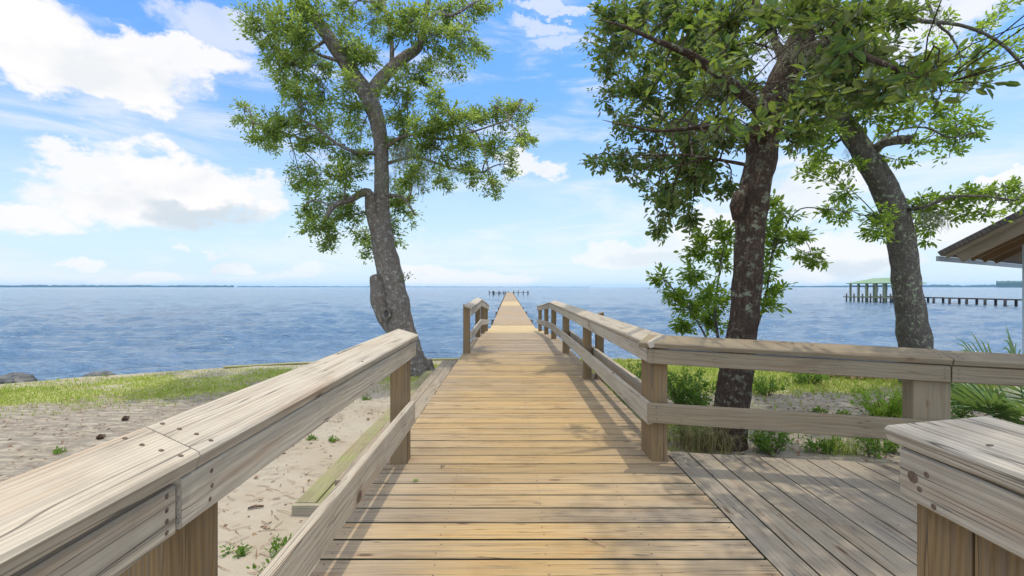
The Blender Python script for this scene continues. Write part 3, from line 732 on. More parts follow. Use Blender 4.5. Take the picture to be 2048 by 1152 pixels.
def mossbeard(pts_len, root, seed):
    g=random.Random(seed)
    for (p,ln,cnt,sp) in pts_len:
        V=[];F=[]
        for _ in range(cnt):
            q=Vector(p)+Vector((g.gauss(0,sp),g.gauss(0,sp),g.gauss(0,sp*.4))); l=ln*g.uniform(.3,1.0); wd=g.uniform(.002,.005); a=g.uniform(0,3.14); ex=Vector((math.cos(a),math.sin(a),0))*wd
            b0=len(V); k=5
            for i in range(k+1):
                t=i/k; c=q+Vector((.03*math.sin(5*t+a)+.02*g.gauss(0,1),.03*math.cos(4*t+a),-l*t)); wgt=1-t*.8; V.append(c-ex*wgt); V.append(c+ex*wgt)
            for i in range(k): F.append((b0+2*i,b0+2*i+1,b0+2*i+3,b0+2*i+2))
        np_mesh('hanging_moss',[tuple(v) for v in V],F,M['moss'],root)['kind']='stuff'

# left oak
YL=8.2
LS=.92
t1=thing('oak_tree','tall pale barked oak leaning left of the boardwalk, with a forked trunk and hanging moss','tree',P(832,757,YL))
mb=MB()
tr=limb(mb,[(842,785,YL,150),(836,757,YL,92),(829,735,YL,70),(818,700,YL,60),(800,650,YL,66),(788,590,YL,66),(776,530,YL,58),(764,470,YL,56),(762,420,YL,42),(763,360,YL,35),(762,290,YL,35),(752,232,YL,38),(736,190,YL,40)],10,28,.10,1)
l1=limb(mb,[(745,225,YL,30),(730,183,YL,40),(712,158,YL-.1,38),(688,122,YL-.15,36),(658,75,YL-.2,33),(622,28,YL-.3,30),(588,-20,YL-.4,27),(550,-90,YL-.5,22),(520,-170,YL-.6,14)],7,18,.10,2)
l2=limb(mb,[(742,205,YL,28),(752,172,YL,33),(782,138,YL+.1,30),(812,112,YL+.2,27),(840,90,YL+.2,20),(850,35,YL+.3,15),(862,-30,YL+.3,12),(880,-120,YL+.4,8)],7,14,.10,3)
l3=limb(mb,[(783,138,YL+.1,12),(783,80,YL+.2,11),(770,20,YL+.3,9),(757,-60,YL+.3,7)],5,8,.08,4)
l4=limb(mb,[(845,60,YL+.2,10),(870,28,YL+.2,10),(905,30,YL+.1,7),(950,5,YL,5)],4,8,.08,5)
l5=limb(mb,[(762,480,YL,36),(744,430,YL-.12,30),(735,385,YL-.15,22),(700,400,YL-.4,14),(668,412,YL-.6,13),(646,446,YL-.75,11)],6,12,.12,6)
l6=limb(mb,[(762,305,YL,12),(715,305,YL-.3,9),(670,285,YL-.5,8),(625,250,YL-.7,6),(585,235,YL-.8,4)],5,8,.08,7)
l7=limb(mb,[(690,290,YL-.4,6),(630,285,YL-.3,5),(560,262,YL-.2,4),(505,245,YL-.2,3)],4,6,.08,8)
l8=limb(mb,[(764,300,YL,12),(815,270,YL-.3,9),(880,278,YL-.5,7),(950,262,YL-.6,5),(1020,238,YL-.6,3)],5,8,.08,9)
l9=limb(mb,[(765,330,YL,10),(830,315,YL+.4,8),(900,335,YL+.5,6),(965,345,YL+.6,4)],5,8,.08,10)
l10=limb(mb,[(764,390,YL,9),(805,395,YL-.3,7),(830,430,YL-.4,5)],4,6,.08,11)
l11=limb(mb,[(660,75,YL-.2,9),(600,115,YL-.2,7),(560,140,YL-.1,5)],4,6,.08,12)
l12=limb(mb,[(690,125,YL-.15,10),(645,112,YL-.5,8),(625,100,YL-.7,6)],4,8,.08,13)
trk=mb.build('trunk',M['bark_left'],t1)
for k,(dx,dy) in enumerate(((-.55,-.25),(-.3,-.5),(.25,-.45),(.5,-.1),(.1,.5))):
    b0=P(836,757,YL); mr=smooth_path([b0+Vector((dx*.25,dy*.25,.30)),b0+Vector((dx*.55,dy*.55,.08)),b0+Vector((dx,dy,-.03)),b0+Vector((dx*1.5,dy*1.5,-.12))],4)
    mb_r=MB(); mb_r.tube(mr,[.12,.12,.11,.10,.09,.08,.07,.06,.055,.05,.045,.04,.03],10,0,.15,k+60); mb_r.build('root',M['bark_left'],t1)
nodes=[Vector(p) for c in (tr[60:],l1,l2,l3,l4,l5,l6,l7,l8,l9,l10,l11) for p in c]
mb=MB(); mb.tube(smooth_path([P(782,672,YL-.10),P(768,640,YL-.16),P(760,605,YL-.18),P(755,575,YL-.18),P(750,556,YL-.17),P(748,549,YL-.17)],4),[.04,.055,.07,.085,.10,.11,.118,.124,.13,.132,.132,.13,.125,.12,.11,.10,.09,.08,.065,.045,.02],22,0,.32,3)
mb.build('broken_limb',M['bark_left'],t1)
mb=MB(); mb.tube([P(772,627,YL-.255),P(773,636,YL-.255)],[.07,.06],12,0,.1,2,)
mw=MB()
ringc=P(773,628,YL-.27)
mw.tube([ringc+Vector((.055*math.cos(a),0,.085*math.sin(a))) for a in np.linspace(0,2*math.pi,15)],.020,8,0,.15,4,cap=False)
mw.build('knot_scar',M['bark_left'],t1)
fo=Foliage(3); mb=MB()
LC=[(515,35,45,45),(545,95,45,50),(560,40,45,45),(600,60,50,50),(585,130,55,50),(625,20,50,40),(560,165,45,35),(640,140,50,45),(600,205,55,40),(650,195,45,40),(680,30,50,45),(700,90,40,45),(740,30,50,45),(735,100,45,45),(700,165,30,30),
 (790,60,45,50),(830,40,45,45),(870,70,50,45),(900,30,50,45),(950,15,45,35),(985,5,25,25),(930,80,45,40),(890,125,50,40),(840,150,50,35),(950,110,30,30),(800,180,45,40),(870,185,30,25),(690,215,40,35),
 (490,238,30,28),(525,262,45,35),(570,250,50,40),(610,275,50,35),(660,265,45,40),(720,260,40,40),(545,290,25,20),(700,310,50,35),
 (800,225,45,40),(850,245,50,40),(900,230,50,40),(950,240,50,35),(1000,225,45,30),(1040,230,35,30),(1055,285,20,22),(810,290,50,40),(870,300,50,40),(930,300,50,40),(990,290,45,35),(1020,330,25,25),(940,350,45,30),(985,375,22,18),(880,360,40,30),
 (830,350,45,40),(800,400,40,45),(825,430,25,35),(800,470,18,30),(690,350,50,40),(640,360,45,40),(600,365,30,35),(660,400,50,40),(610,420,40,35),(690,430,40,40),(640,455,35,30),(725,470,25,30),(660,488,16,20),(775,440,30,40),(745,500,18,22)]
for (a,b,rx,rz) in LC:
    dy=fo.rnd.uniform(-1.0,.9)
    if (abs(a-762)<62 and b>350) or (abs(a-745)<40 and b>150): dy=fo.rnd.uniform(.45,.9)
    Yc=YL+dy; k=Yc/FPX
    ar=rx*rz/2000
    fo.cluster(mb,P(a+fo.rnd.uniform(-6,6),b,Yc),rx*k*1.08,.55,rz*k*1.08,nodes,nsub=max(7,int(19*ar**.7)),nleaf=66,L=.060,limbr=.016,spread=.075)
for a,b,Yc in ((560,-90,7.6),(640,-60,8.4),(720,-80,8.0),(800,-70,8.6),(880,-60,8.2),(600,-170,8),(700,-180,8),(800,-190,8.2)):
    fo.cluster(mb,P(a,b,Yc),.55,.7,.5,nodes,nsub=12,nleaf=40,L=.074,limbr=.02,spread=.1)
fo.cluster(mb,P(818,552,YL-.1),.12,.1,.07,nodes,nsub=3,nleaf=8,L=.06,limbr=.005,spread=.03,attach=P(796,560,YL-.2))
mb.build('branches',M['bark_left'],t1)['kind']='stuff'
print('left leaves',fo.build(t1,M['leaf_left'],.40)[1])
mossbeard([(P(x,y,YL+d),ln,c,sp) for x,y,d,ln,c,sp in ((800,300,-.3,.5,90,.09),(820,290,-.3,.6,110,.10),(850,310,-.2,.7,120,.12),(835,350,0,.45,80,.10),(760,220,-.3,.25,30,.05),(870,270,-.3,.3,40,.1),(720,320,-.2,.3,50,.1),(660,400,-.4,.25,40,.1),(910,330,.3,.3,40,.08),(780,350,-.3,.35,60,.08),(700,130,-.3,.2,30,.08),(640,300,-.5,.25,30,.1))],t1,4)

# right oak, near the platform
YR=4.43
t2=thing('oak_tree','dark barked oak with large glossy leaves just beyond the platform railing','tree',P(1462,890,YR))
mb=MB()
tr=limb(mb,[(1450,920,YR,120),(1458,875,YR,84),(1464,800,YR,76),(1472,740,YR,74),(1482,680,YR,68),(1490,620,YR,67),(1495,560,YR,66),(1497,500,YR,65),(1500,440,YR,68),(1508,390,YR,70),(1520,330,YR,70),(1530,270,YR,74),(1545,210,YR,72),(1575,140,YR,66),(1605,70,YR,58),(1630,-10,YR,50),(1650,-110,YR,40),(1680,-260,YR,28)],10,28,.11,21)
r1=limb(mb,[(1540,235,YR,34),(1500,200,YR-.3,30),(1440,150,YR-.5,24),(1380,110,YR-.7,20),(1310,80,YR-.8,12),(1240,50,YR-.9,6),(1195,40,YR-.9,1.5)],6,10,.1,22)
r2=limb(mb,[(1525,275,YR-.05,20),(1470,258,YR-.5,15),(1400,255,YR-.8,12),(1320,262,YR-.9,7),(1250,250,YR-1,4),(1205,240,YR-1,1)],6,9,.1,23)
r3=limb(mb,[(1590,110,YR,30),(1650,90,YR-.4,24),(1720,110,YR-.7,16),(1800,140,YR-1,10),(1880,170,YR-1.1,5)],6,9,.1,24)
r4=limb(mb,[(1575,140,YR,22),(1540,60,YR+.4,20),(1500,-20,YR+.9,16),(1450,-120,YR+1.3,12),(1400,-200,YR+1.6,8)],6,9,.1,25)
r5=limb(mb,[(1625,0,YR,30),(1720,-60,YR-.6,22),(1850,-130,YR-1.2,15),(2000,-190,YR-1.6,9)],6,9,.1,26)
r6=limb(mb,[(1525,285,YR-.1,18),(1537,262,YR-.28,15),(1528,240,YR-.38,13)],3,8,.1,27)
r7=limb(mb,[(1495,330,YR,10),(1440,320,YR+.3,8),(1370,310,YR+.4,6),(1280,310,YR+.4,4)],5,7,.1,28)
r8=limb(mb,[(1640,-60,YR,24),(1560,-140,YR+.8,18),(1440,-200,YR+1.2,10)],5,8,.1,29)
mb.build('trunk',M['bark_right'],t2)
nodes=[Vector(p) for c in (tr[110:],r1,r2,r3,r4,r5,r7,r8) for p in c]
mb=MB(); hc=P(1478,415,YR-.13)
mb.tube([P(1492,372,YR-.13),P(1478,392,YR-.17),P(1472,412,YR-.17),P(1473,440,YR-.14)],[.02,.055,.06,.03],9,0,.25,5)
mb.build('broken_stub',M['bark_right'],t2)
fo=Foliage(8); mb=MB()
RC=[(1205,40,35,45,-.3),(1190,110,30,35,-.2),(1255,40,45,45,-.4),(1320,45,45,45,0),(1390,40,50,45,.3),(1460,45,50,45,-.3),(1530,40,45,45,.4),(1600,30,50,40,-.6),(1670,40,50,40,.4),(1740,40,50,40,-.4),(1800,30,45,40,.2),
 (1220,120,40,45,.2),(1285,120,45,45,.5),(1350,120,45,45,-.5),(1420,115,45,45,.3),(1490,120,40,40,.6),(1650,120,45,40,.5),(1710,125,50,40,-.5),(1780,120,45,40,.2),(1840,150,40,30,-.7),
 (1215,195,32,35,.2),(1275,195,45,45,-.3),(1345,195,45,45,.4),(1415,195,45,45,-.2),(1480,200,40,40,.4),(1600,215,30,40,-.4),(1640,200,45,40,.2),(1700,200,45,35,-.3),(1760,190,40,30,-.7),
 (1245,260,40,35,.3),(1310,265,45,40,-.2),(1380,265,45,40,.4),(1440,270,40,40,.1),(1500,275,30,30,.5),(1590,275,25,25,.2),(1640,255,30,30,.3),
 (1200,320,32,26,.4),(1250,318,40,30,.4),(1310,325,45,35,.5),(1375,330,45,35,.4),(1430,335,35,35,.5),(1220,345,30,20,.4),(1290,370,35,28,.5),(1340,385,40,30,.6),(1390,370,30,28,.6),(1345,430,22,28,.5),(1375,455,18,24,.5),(1320,470,16,14,.5),(1450,380,20,20,.6)]
for (a,b,rx,rz,dy) in RC:
    Yc=YR+dy+max(0,min(1,(1420-a)/110))*2.8; k=Yc/FPX; ar=rx*rz/1900
    fo.cluster(mb,P(a,b,Yc),rx*k*1.05,.32,rz*k*1.05,nodes,nsub=max(6,int(12*ar**.7)),nleaf=36,L=.070 if Yc<5.4 else .105,limbr=.011,spread=.06,start=.2)
for (a,b,rx,rz,dy) in RC:                # a second, deeper layer of the same crown
    if b>300: continue
    Yc=YR+dy+1.7+max(0,min(1,(1420-a)/110))*2.2; k=Yc/FPX
    fo.cluster(mb,P(a+fo.rnd.uniform(-25,25),b+fo.rnd.uniform(-25,15),Yc),rx*k,.4,rz*k,nodes,nsub=7,nleaf=30,L=.085,limbr=.008,spread=.07,start=.2)
for (a,b,Yc,rx,nl) in ((1320,160,3.7,.16,8),(1250,60,4.2,.18,8),(1310,235,4.0,.12,7),(1400,60,3.5,.16,8),(1480,110,2.8,.13,8),(1710,85,2.6,.13,10),(1745,165,2.8,.14,8),(1820,165,2.9,.15,8),(1640,150,2.8,.13,8),(1530,255,3.4,.12,7),(1560,30,2.7,.14,8),(1590,255,3.2,.12,7),(1690,20,2.7,.13,8),(1460,230,3.2,.12,7),(1880,185,3.1,.14,7),(1940,140,3.3,.16,6),(1975,165,3.4,.08,5)):
    fo.cluster(mb,P(a,b,Yc),rx,.12,rx*.8,nodes,nsub=5,nleaf=nl,L=.095,limbr=.007,spread=.04,start=.25)
# the crown above the frame, which shades the platform
for _ in range(70):
    x=fo.rnd.uniform(1.9,5.0); y=fo.rnd.uniform(.3,3.4); z=1.12+.66*max(y,1.6)+fo.rnd.uniform(.25,1.6)
    fo.cluster(mb,(x,y,z),.45,.45,.25,nodes,nsub=8,nleaf=26,L=.085,limbr=.005,spread=.09,start=.1)
for _ in range(26):
    x=fo.rnd.uniform(1.35,3.4); y=fo.rnd.uniform(.9,3.1); z=fo.rnd.uniform(4.4,6.2)
    fo.cluster(mb,(x,y,z),.5,.5,.3,nodes,nsub=8,nleaf=24,L=.085,limbr=.005,spread=.10,start=.1)
mb.build('branches',M['bark_right'],t2)['kind']='stuff'
print('right leaves',fo.build(t2,M['leaf_right'],.42,.6)[1])
mossbeard([(P(x,y,YR+d),ln,c,sp) for x,y,d,ln,c,sp in ((1560,90,-.4,.12,120,.12),(1620,100,-.4,.12,120,.12),(1500,210,-.3,.12,80,.1),(1440,160,-.5,.10,80,.1),(1710,110,-.6,.12,90,.1),(1430,265,-.7,.1,60,.1))],t2,9)

# third oak
YB=7.1
t3=thing('oak_tree','lichen covered oak leaning left at the far right, in front of the boathouse','tree',P(1838,772,YB))
mb=MB()
tr=limb(mb,[(1845,800,YB,105),(1838,765,YB,78),(1830,690,YB,66),(1822,630,YB,62),(1813,570,YB,58),(1806,510,YB,57),(1797,450,YB,58),(1778,395,YB,58),(1748,340,YB,54),(1715,285,YB,48),(1680,235,YB,44),(1650,180,YB,40),(1620,110,YB,36),(1600,30,YB,30),(1590,-80,YB,22)],10,24,.10,31)
b1=limb(mb,[(1738,310,YB,22),(1765,288,YB-.2,22),(1795,280,YB-.3,22),(1822,279,YB-.4,20)],5,12,.15,32)
b2=limb(mb,[(1745,295,YB-.1,7),(1790,262,YB,6),(1850,255,YB-.1,5),(1900,275,YB-.2,4),(1950,265,YB-.3,3)],5,6,.1,33)
b3=limb(mb,[(1800,420,YB,11),(1845,415,YB-.4,9),(1900,395,YB-.6,7),(1960,392,YB-.8,5),(2030,400,YB-.9,3)],5,7,.1,34)
b4=limb(mb,[(1700,265,YB,9),(1665,290,YB+.3,7),(1630,310,YB+.5,5)],4,6,.1,35)
b5=limb(mb,[(1690,245,YB,12),(1760,215,YB+.2,9),(1840,200,YB+.3,6),(1900,220,YB+.3,4)],5,7,.1,36)
b6=limb(mb,[(1610,60,YB,18),(1720,10,YB-.4,14),(1830,40,YB-.8,10),(1920,50,YB-1,8),(2000,85,YB-1.1,7),(2060,150,YB-1.2,6)],5,7,.12,37)
b7=limb(mb,[(1840,-40,YB-.8,9),(1870,40,YB-.8,7),(1900,70,YB-.8,6),(1920,110,YB-.8,4),(1918,150,YB-.8,3)],5,6,.1,38)
b8=limb(mb,[(1790,450,YB,7),(1765,445,YB-.2,5),(1750,430,YB-.3,4)],3,6,.1,39)
mb.build('trunk',M['bark_far'],t3)
nodes=[Vector(p) for c in (tr[85:],b1,b2,b3,b4,b5,b6,b7,b8) for p in c]
fo=Foliage(14); mb=MB()
BC=[(1600,285,40,35,9),(1640,320,40,35,9),(1680,340,35,35,9),(1680,385,28,28,7),(1610,345,25,25,5),(1650,270,40,35,9),(1760,430,25,28,7),(1765,475,18,28,5),(1755,455,18,24,5),(1830,430,30,30,7),(1860,405,40,28,9),(1910,395,40,30,10),(1960,385,40,28,10),(2010,380,35,30,9),(2035,400,25,30,7),(1895,430,35,24,7),(1960,425,30,22,6),(1860,480,22,18,4),(1850,450,25,22,5),
 (1760,230,45,32,9),(1810,220,45,32,10),(1860,225,45,32,10),(1910,240,45,30,10),(1950,260,30,25,7),(1880,270,45,28,8),(1830,290,35,22,5),(1920,285,35,22,6),(1790,320,30,25,4),(1900,315,22,14,3),(1750,270,30,25,6),(1720,215,40,35,9),(1680,190,40,35,8),(1860,60,40,30,5),(1900,100,45,35,7),(1950,110,40,30,7),(1930,150,45,28,8),(1980,130,35,30,6),(1990,40,30,25,4),(2030,90,25,30,4),(2010,10,35,20,5),(1850,170,40,30,7),(1790,150,40,30,6),(1700,130,40,35,7)]
for (a,b,rx,rz,ns) in BC:
    Yc=YB+fo.rnd.uniform(-.7,.5); k=Yc/FPX
    fo.cluster(mb,P(a,b,Yc),rx*k,.4,rz*k,nodes,nsub=ns,nleaf=28,L=.082,limbr=.010,spread=.065,start=.25)
for a,b,Yc in ((1600,-60,7),(1700,-90,7),(1800,-80,6.6),(1900,-60,6.4),(1980,-80,6.2),(1650,-160,7),(1780,-170,6.8)):
    fo.cluster(mb,P(a,b,Yc),.5,.6,.4,nodes,nsub=10,nleaf=36,L=.082,limbr=.015,spread=.1)
mb.build('branches',M['bark_far'],t3)['kind']='stuff'
print('far leaves',fo.build(t3,M['leaf_far'],.42)[1])
mossbeard([(P(x,y,YB+d),ln,c,sp) for x,y,d,ln,c,sp in ((1865,425,-.4,.28,70,.08),(1880,440,-.4,.2,50,.06),(1850,240,-.2,.12,60,.12),(1870,20,-.9,.35,50,.06),(1700,300,.2,.15,50,.1))],t3,10)

# leafy sapling behind the dark oak
YS=5.3
t4=thing('sapling','bright leafy sapling growing behind the dark oak trunk at the waterside','sapling',P(1455,760,YS))
mb=MB(); stems=[]
for pts in ([(1450,770,YS,10),(1440,700,YS,8),(1430,620,YS,6),(1440,540,YS,4),(1450,480,YS,3)],[(1460,770,YS,9),(1500,690,YS+.1,7),(1530,600,YS+.1,5),(1545,500,YS,4),(1560,430,YS,3)],[(1450,760,YS,7),(1420,690,YS-.2,5),(1380,620,YS-.3,4),(1330,560,YS-.3,3)],[(1540,520,YS,4),(1590,425,YS-.1,3),(1650,418,YS-.2,2.5),(1700,425,YS-.2,2)],[(1540,470,YS,3),(1600,500,YS-.1,2),(1650,520,YS-.1,2)]):
    stems+=limb(mb,pts,5,6,.05,41)
fo=Foliage(21)
for (a,b,rx,rz,ns) in ((1320,555,24,22,4),(1345,585,30,28,6),(1385,545,35,35,8),(1370,610,38,35,9),(1420,585,35,40,9),(1415,640,40,30,9),(1360,645,30,22,6),(1440,520,30,35,8),(1445,470,28,30,5),(1395,500,30,28,6),(1400,480,24,24,4),(1440,455,20,20,3),(1440,610,25,40,7),(1470,650,25,20,4),
    (1540,450,35,30,6),(1570,430,28,25,5),(1560,480,35,30,6),(1545,405,20,18,3),(1600,470,28,24,5),(1610,505,28,18,3),(1640,520,20,16,2),(1530,540,28,30,5),(1545,575,24,22,4),(1530,610,28,20,5),(1690,430,26,20,4),(1660,420,18,14,2),(1540,500,28,30,5)):
    Yc=YS+fo.rnd.uniform(-.3,.3); k=Yc/FPX
    fo.cluster(mb,P(a,b,Yc),rx*k,.2,rz*k,[Vector(q) for q in stems],nsub=ns+2,nleaf=34,L=.064,limbr=.005,spread=.05,start=.2)
mb.build('stems',M['bark_far'],t4); fo.build(t4,M['leaf_sap'],.40)

# ------------------------------------------------------------------ ground plants
def ground_at(px,py):
    Y=(CAMZ-GZ)*FPX/(py-CY); x=(px-CX)/FPX*Y; return Vector((x,Y,gz(x,Y)-.005))
def shrub(name,label,cat,base,w_,h_,ns,nl,L,mat,seed,group=None,aspect=.45,up=.6,stem='twig'):
    base=Vector(base); r=thing(name,label,cat,base,group); fo=Foliage(seed); mb=MB()
    for k in range(ns):
        a=fo.rnd.uniform(0,6.28); q=fo.rnd.uniform(.1,1)**.6; E=base+Vector((math.cos(a)*w_*.5*q,math.sin(a)*w_*.4*q,h_*fo.rnd.uniform(.45,1.0)*(1-.25*q)))
        tw=fo.twig(mb,base+Vector((math.cos(a)*.03,math.sin(a)*.03,-.01)),E,.004 if h_>.2 else .002,.0012,sag=-.12,n=3,k=4,wob=.07)
        m=nl; t=fo.g.uniform(.2,1.0,m)*4; i0=np.minimum(t.astype(int),3); fr=(t-i0)[:,None]; T=np.array([tuple(p) for p in tw])
        b=T[i0]*(1-fr)+T[i0+1]*fr; o=fo.g.normal(0,1,(m,3)); o/=np.linalg.norm(o,axis=1,keepdims=True)
        td=T[i0+1]-T[i0]; td/=np.linalg.norm(td,axis=1,keepdims=True)+1e-9
        fo.pos.append(b+o*np.abs(fo.g.normal(0,L*.5,m))[:,None]); fo.dr.append(o*.9+td*.7); fo.L.append(L*fo.g.uniform(.6,1.2,m))
    mb.build('stems',M['twig'] if stem=='twig' else mat,r); fo.build(r,mat,aspect,up,name='leaves'); return r
shrub('shrub','small leaved green shrub between the corner post and the dark oak trunk','shrub',ground_at(1372,835),.95,.70,64,40,.040,M['weed'],51)
shrub('shrub','low leafy shrub behind the railing corner, at the grass edge','shrub',ground_at(1285,800),1.0,.60,48,30,.038,M['weed'],52)
shrub('shrub','low sprawling green plant right of the dark trunk at the platform edge','plant',ground_at(1545,905),.45,.26,26,22,.040,M['weed'],53)
shrub('shrub','leafy plant at the foot of the dark trunk on its left','plant',ground_at(1385,885),.55,.30,26,20,.036,M['weed'],54)
shrub('feathery_bush','bright yellow green feathery bush on the sand left of the wide post','bush',ground_at(1770,850),.80,.52,60,55,.034,M['fern'],55,aspect=.28)
shrub('feathery_bush','smaller feathery green bush touching the wide post','bush',ground_at(1840,842),.5,.40,34,40,.034,M['fern'],56,aspect=.28)
shrub('shrub','dark leafy plant beside the lichen covered trunk','plant',ground_at(1850,790),.6,.35,24,20,.045,M['leaf_right'],57)
shrub('shrub','leafy green shrub between the dark trunk and the feathery bush, far side of the sand','shrub',ground_at(1535,790),.6,.35,30,26,.038,M['weed'],58)
shrub('shrub','low bright plant at the back of the grass right of the dark trunk','plant',ground_at(1620,768),.8,.28,30,24,.040,M['weed'],59)
shrub('shrub','low green plant at the platform edge beneath the middle of the rail','plant',ground_at(1640,900),.4,.16,18,18,.036,M['weed'],60)
shrub('shrub','spreading low plant just left of the near right rail end','plant',ground_at(1760,900),.5,.22,24,20,.038,M['weed'],61)
rp=random.Random(6)
for i,(px,py,h,lab) in enumerate(((1660,905,.16,'small weed on the sand midway along the platform edge'),(1745,915,.20,'upright weed by the end of the near right rail'),(1600,770,.14,'sprig of weed right of the dark trunk in the bright grass'),(1690,840,.13,'sprig of weed on bare white sand'),(1640,830,.10,'tiny weed on bare white sand'),(1560,850,.12,'weed seen over the middle rail beside the trunk'),(1715,870,.2,'dark twiggy weed left of the feathery bush'),(1930,850,.22,'weed between the wide post and the palmetto'))):
    shrub('weed',lab,'weed',ground_at(px,py),h*1.5,h,12,12,.035,M['weed'],70+i,group='weeds beyond the platform')
for i,(px,py,h,lab) in enumerate(((565,1100,.07,'low weed on the sand, nearest the middle rail'),(545,1140,.10,'leafy weed on the sand at the bottom edge by the rail'),(470,1112,.05,'tiny weed sprout on the sand by the near left post'),(630,1012,.035,'tiny sprout at the corner of the mossy step'),(625,880,.04,'little grass tuft on the sand near the steps'),(668,882,.035,'second little tuft close to the mossy step'),(115,906,.05,'small green sprout on grey sand at far left'),(735,800,.05,'grass tuft beside the steps near the leaning oak'))):
    shrub('weed',lab,'weed',ground_at(px,py),h*2.4,h,9,11,.026,M['weed'],90+i,group='weeds on the left sand',stem='green')

def palmetto(label,base,fr,seed,R0=.5,mat='palm'):
    base=Vector(base); r=thing('palmetto',label,'palmetto',base); g=random.Random(seed)
    for (az_,tilt,ln) in fr:
        d=Vector((math.cos(az_)*math.sin(tilt),math.sin(az_)*math.sin(tilt),math.cos(tilt))); tip=base+d*ln
        mb=MB(); mb.tube([base,base+d*ln*.5+Vector((0,0,.03)),tip],[.009,.007,.005],5); side=d.orthogonal().normalized(); s2=d.cross(side)
        side=Vector((-math.sin(az_),math.cos(az_),0)); nn=side.cross(d).normalized()
        vs=[];fs=[]
        for k in range(20):
            a=-1.75+3.5*k/19; dd=(d*math.cos(a)+side*math.sin(a)).normalized(); L=R0*(1-.25*abs(a)/1.75)*g.uniform(.85,1.1); wv=nn.cross(dd).normalized()*.019; b0=len(vs)
            for t,wg,dz in ((.03,.25,0),(.4,1,0.0),(.75,.7,-.02),(1,.05,-.09)):
                p=tip+dd*L*t+ZU*dz*R0*2-nn*.03*math.sin(a*3); vs+= [p-wv*wg,p+nn*.004*wg,p+wv*wg]
            for q in range(3):
                o=b0+q*3; fs+=[(o,o+1,o+4,o+3),(o+1,o+2,o+5,o+4)]
        mb.poly(vs,fs,0); mb.build('frond',M[mat],r)
palmetto('saw palmetto with fan fronds reaching above the railing at the far right',(4.80,4.15,GZ),[(2.7,.38,.78),(2.1,.15,.80),(3.3,.85,.62),(2.9,1.1,.45),(3.6,1.15,.5),(1.6,.9,.6),(.6,.8,.6),(4.2,1.0,.5),(5.2,.9,.6),(2.4,.75,.75),(3.0,.65,.55),(3.9,.8,.6),(3.4,1.3,.35)],1,.52)
palmetto('small palmetto clump beyond the wide post of the platform railing',(5.30,5.35,GZ),[(2.6,.7,.30),(3.4,.8,.32),(1.5,.6,.34),(.4,.8,.3),(4.3,.9,.28),(5.3,.8,.3),(2.0,.2,.36)],2,.34)
# dry fronds
pl=thing('palm_debris','heap of dry brown palm fronds on the grass by the lichen covered oak','debris',ground_at(1735,757))
for k in range(9):
    g=random.Random(200+k); c=ground_at(1735+g.uniform(-45,50),757+g.uniform(-4,4)); a=g.uniform(-.5,.5)+(math.pi if g.random()<.5 else 0); mb=MB(); d=Vector((math.cos(a),math.sin(a)*.6,g.uniform(.02,.12))).normalized(); n=Vector((0,0,1)); s=d.cross(n)
    mb.tube([c-d*.4+n*.05,c+n*.10,c+d*.4+n*.06],[.008,.007,.003],5)
    for q in range(22):
        t=-.35+.75*q/21
        for sg in (-1,1):
            b=c+d*t+n*.08; e=b+d*.12+s*sg*g.uniform(.12,.24)+n*g.uniform(-.08,.05); mb.poly([b-d*.008,b+d*.008,e],[(0,1,2)])
    mb.build('frond',M['drypalm'],pl)
# dead branch on the sand by the palmetto
mb=MB(); c=ground_at(1960,822); mb.tube(smooth_path([c+Vector((-.32,0,.02)),c+Vector((-.1,0,.05)),c+Vector((.12,.05,.10)),c+Vector((.3,.05,.12))]),.010,6,0,.2,3); mb.tube([c+Vector((-.1,0,.05)),c+Vector((-.2,-.1,.02))],.007,5)
tag(mb.build('dead_branch',M['twig']),'forked dead branch lying on sand beside the palmetto','branch')

# grass: blades of the shore turf
def grassblades(n,xr,yr,hmin,hmax,seed,name,label,dens=None):
    g=np.random.default_rng(seed); X=[];
    while len(X)<n:
        x=g.uniform(*xr); s=shore(x); y=g.uniform(yr[0],min(yr[1],s-.02))
        a=grassamt(x,y)+.25*mn.noise(Vector((x*3,y*5,1)))
        if g.uniform()<max(0,a)**1.4: X.append((x,y,gz(x,y)))
    B=np.array(X); m=len(B); h=g.uniform(hmin,hmax,m); a=g.uniform(0,6.28,m); ln=g.uniform(.1,.9,m)*h
    d=np.stack([np.cos(a),np.sin(a),np.zeros(m)],1); s=np.stack([-np.sin(a),np.cos(a),np.zeros(m)],1)*(h*.06+.0016)[:,None]
    up=np.array([0,0,1.0])
    m1=B+d*(ln*.35)[:,None]+up*(h*.6)[:,None]; tp=B+d*ln[:,None]+up*h[:,None]
    V=np.stack([B-s,B+s,m1+s*.8,m1-s*.8,tp+s*.1,tp-s*.1],1).reshape(-1,3); b=(np.arange(m)*6)[:,None]
    F=np.concatenate([b+np.array([[0,1,2,3]]),b+np.array([[3,2,4,5]])],1).reshape(-1,4)
    tag(np_mesh(name,V,F,M['grass']),label,'grass',kind='stuff')
grassblades(25000,(-10.5,-1.3),(5.0,9.8),.015,.045,31,'grass','short patchy grass on the sand left of the boardwalk')
grassblades(24000,(1.25,9),(3.2,9.6),.02,.075,32,'grass','bright longer grass right of the boardwalk')

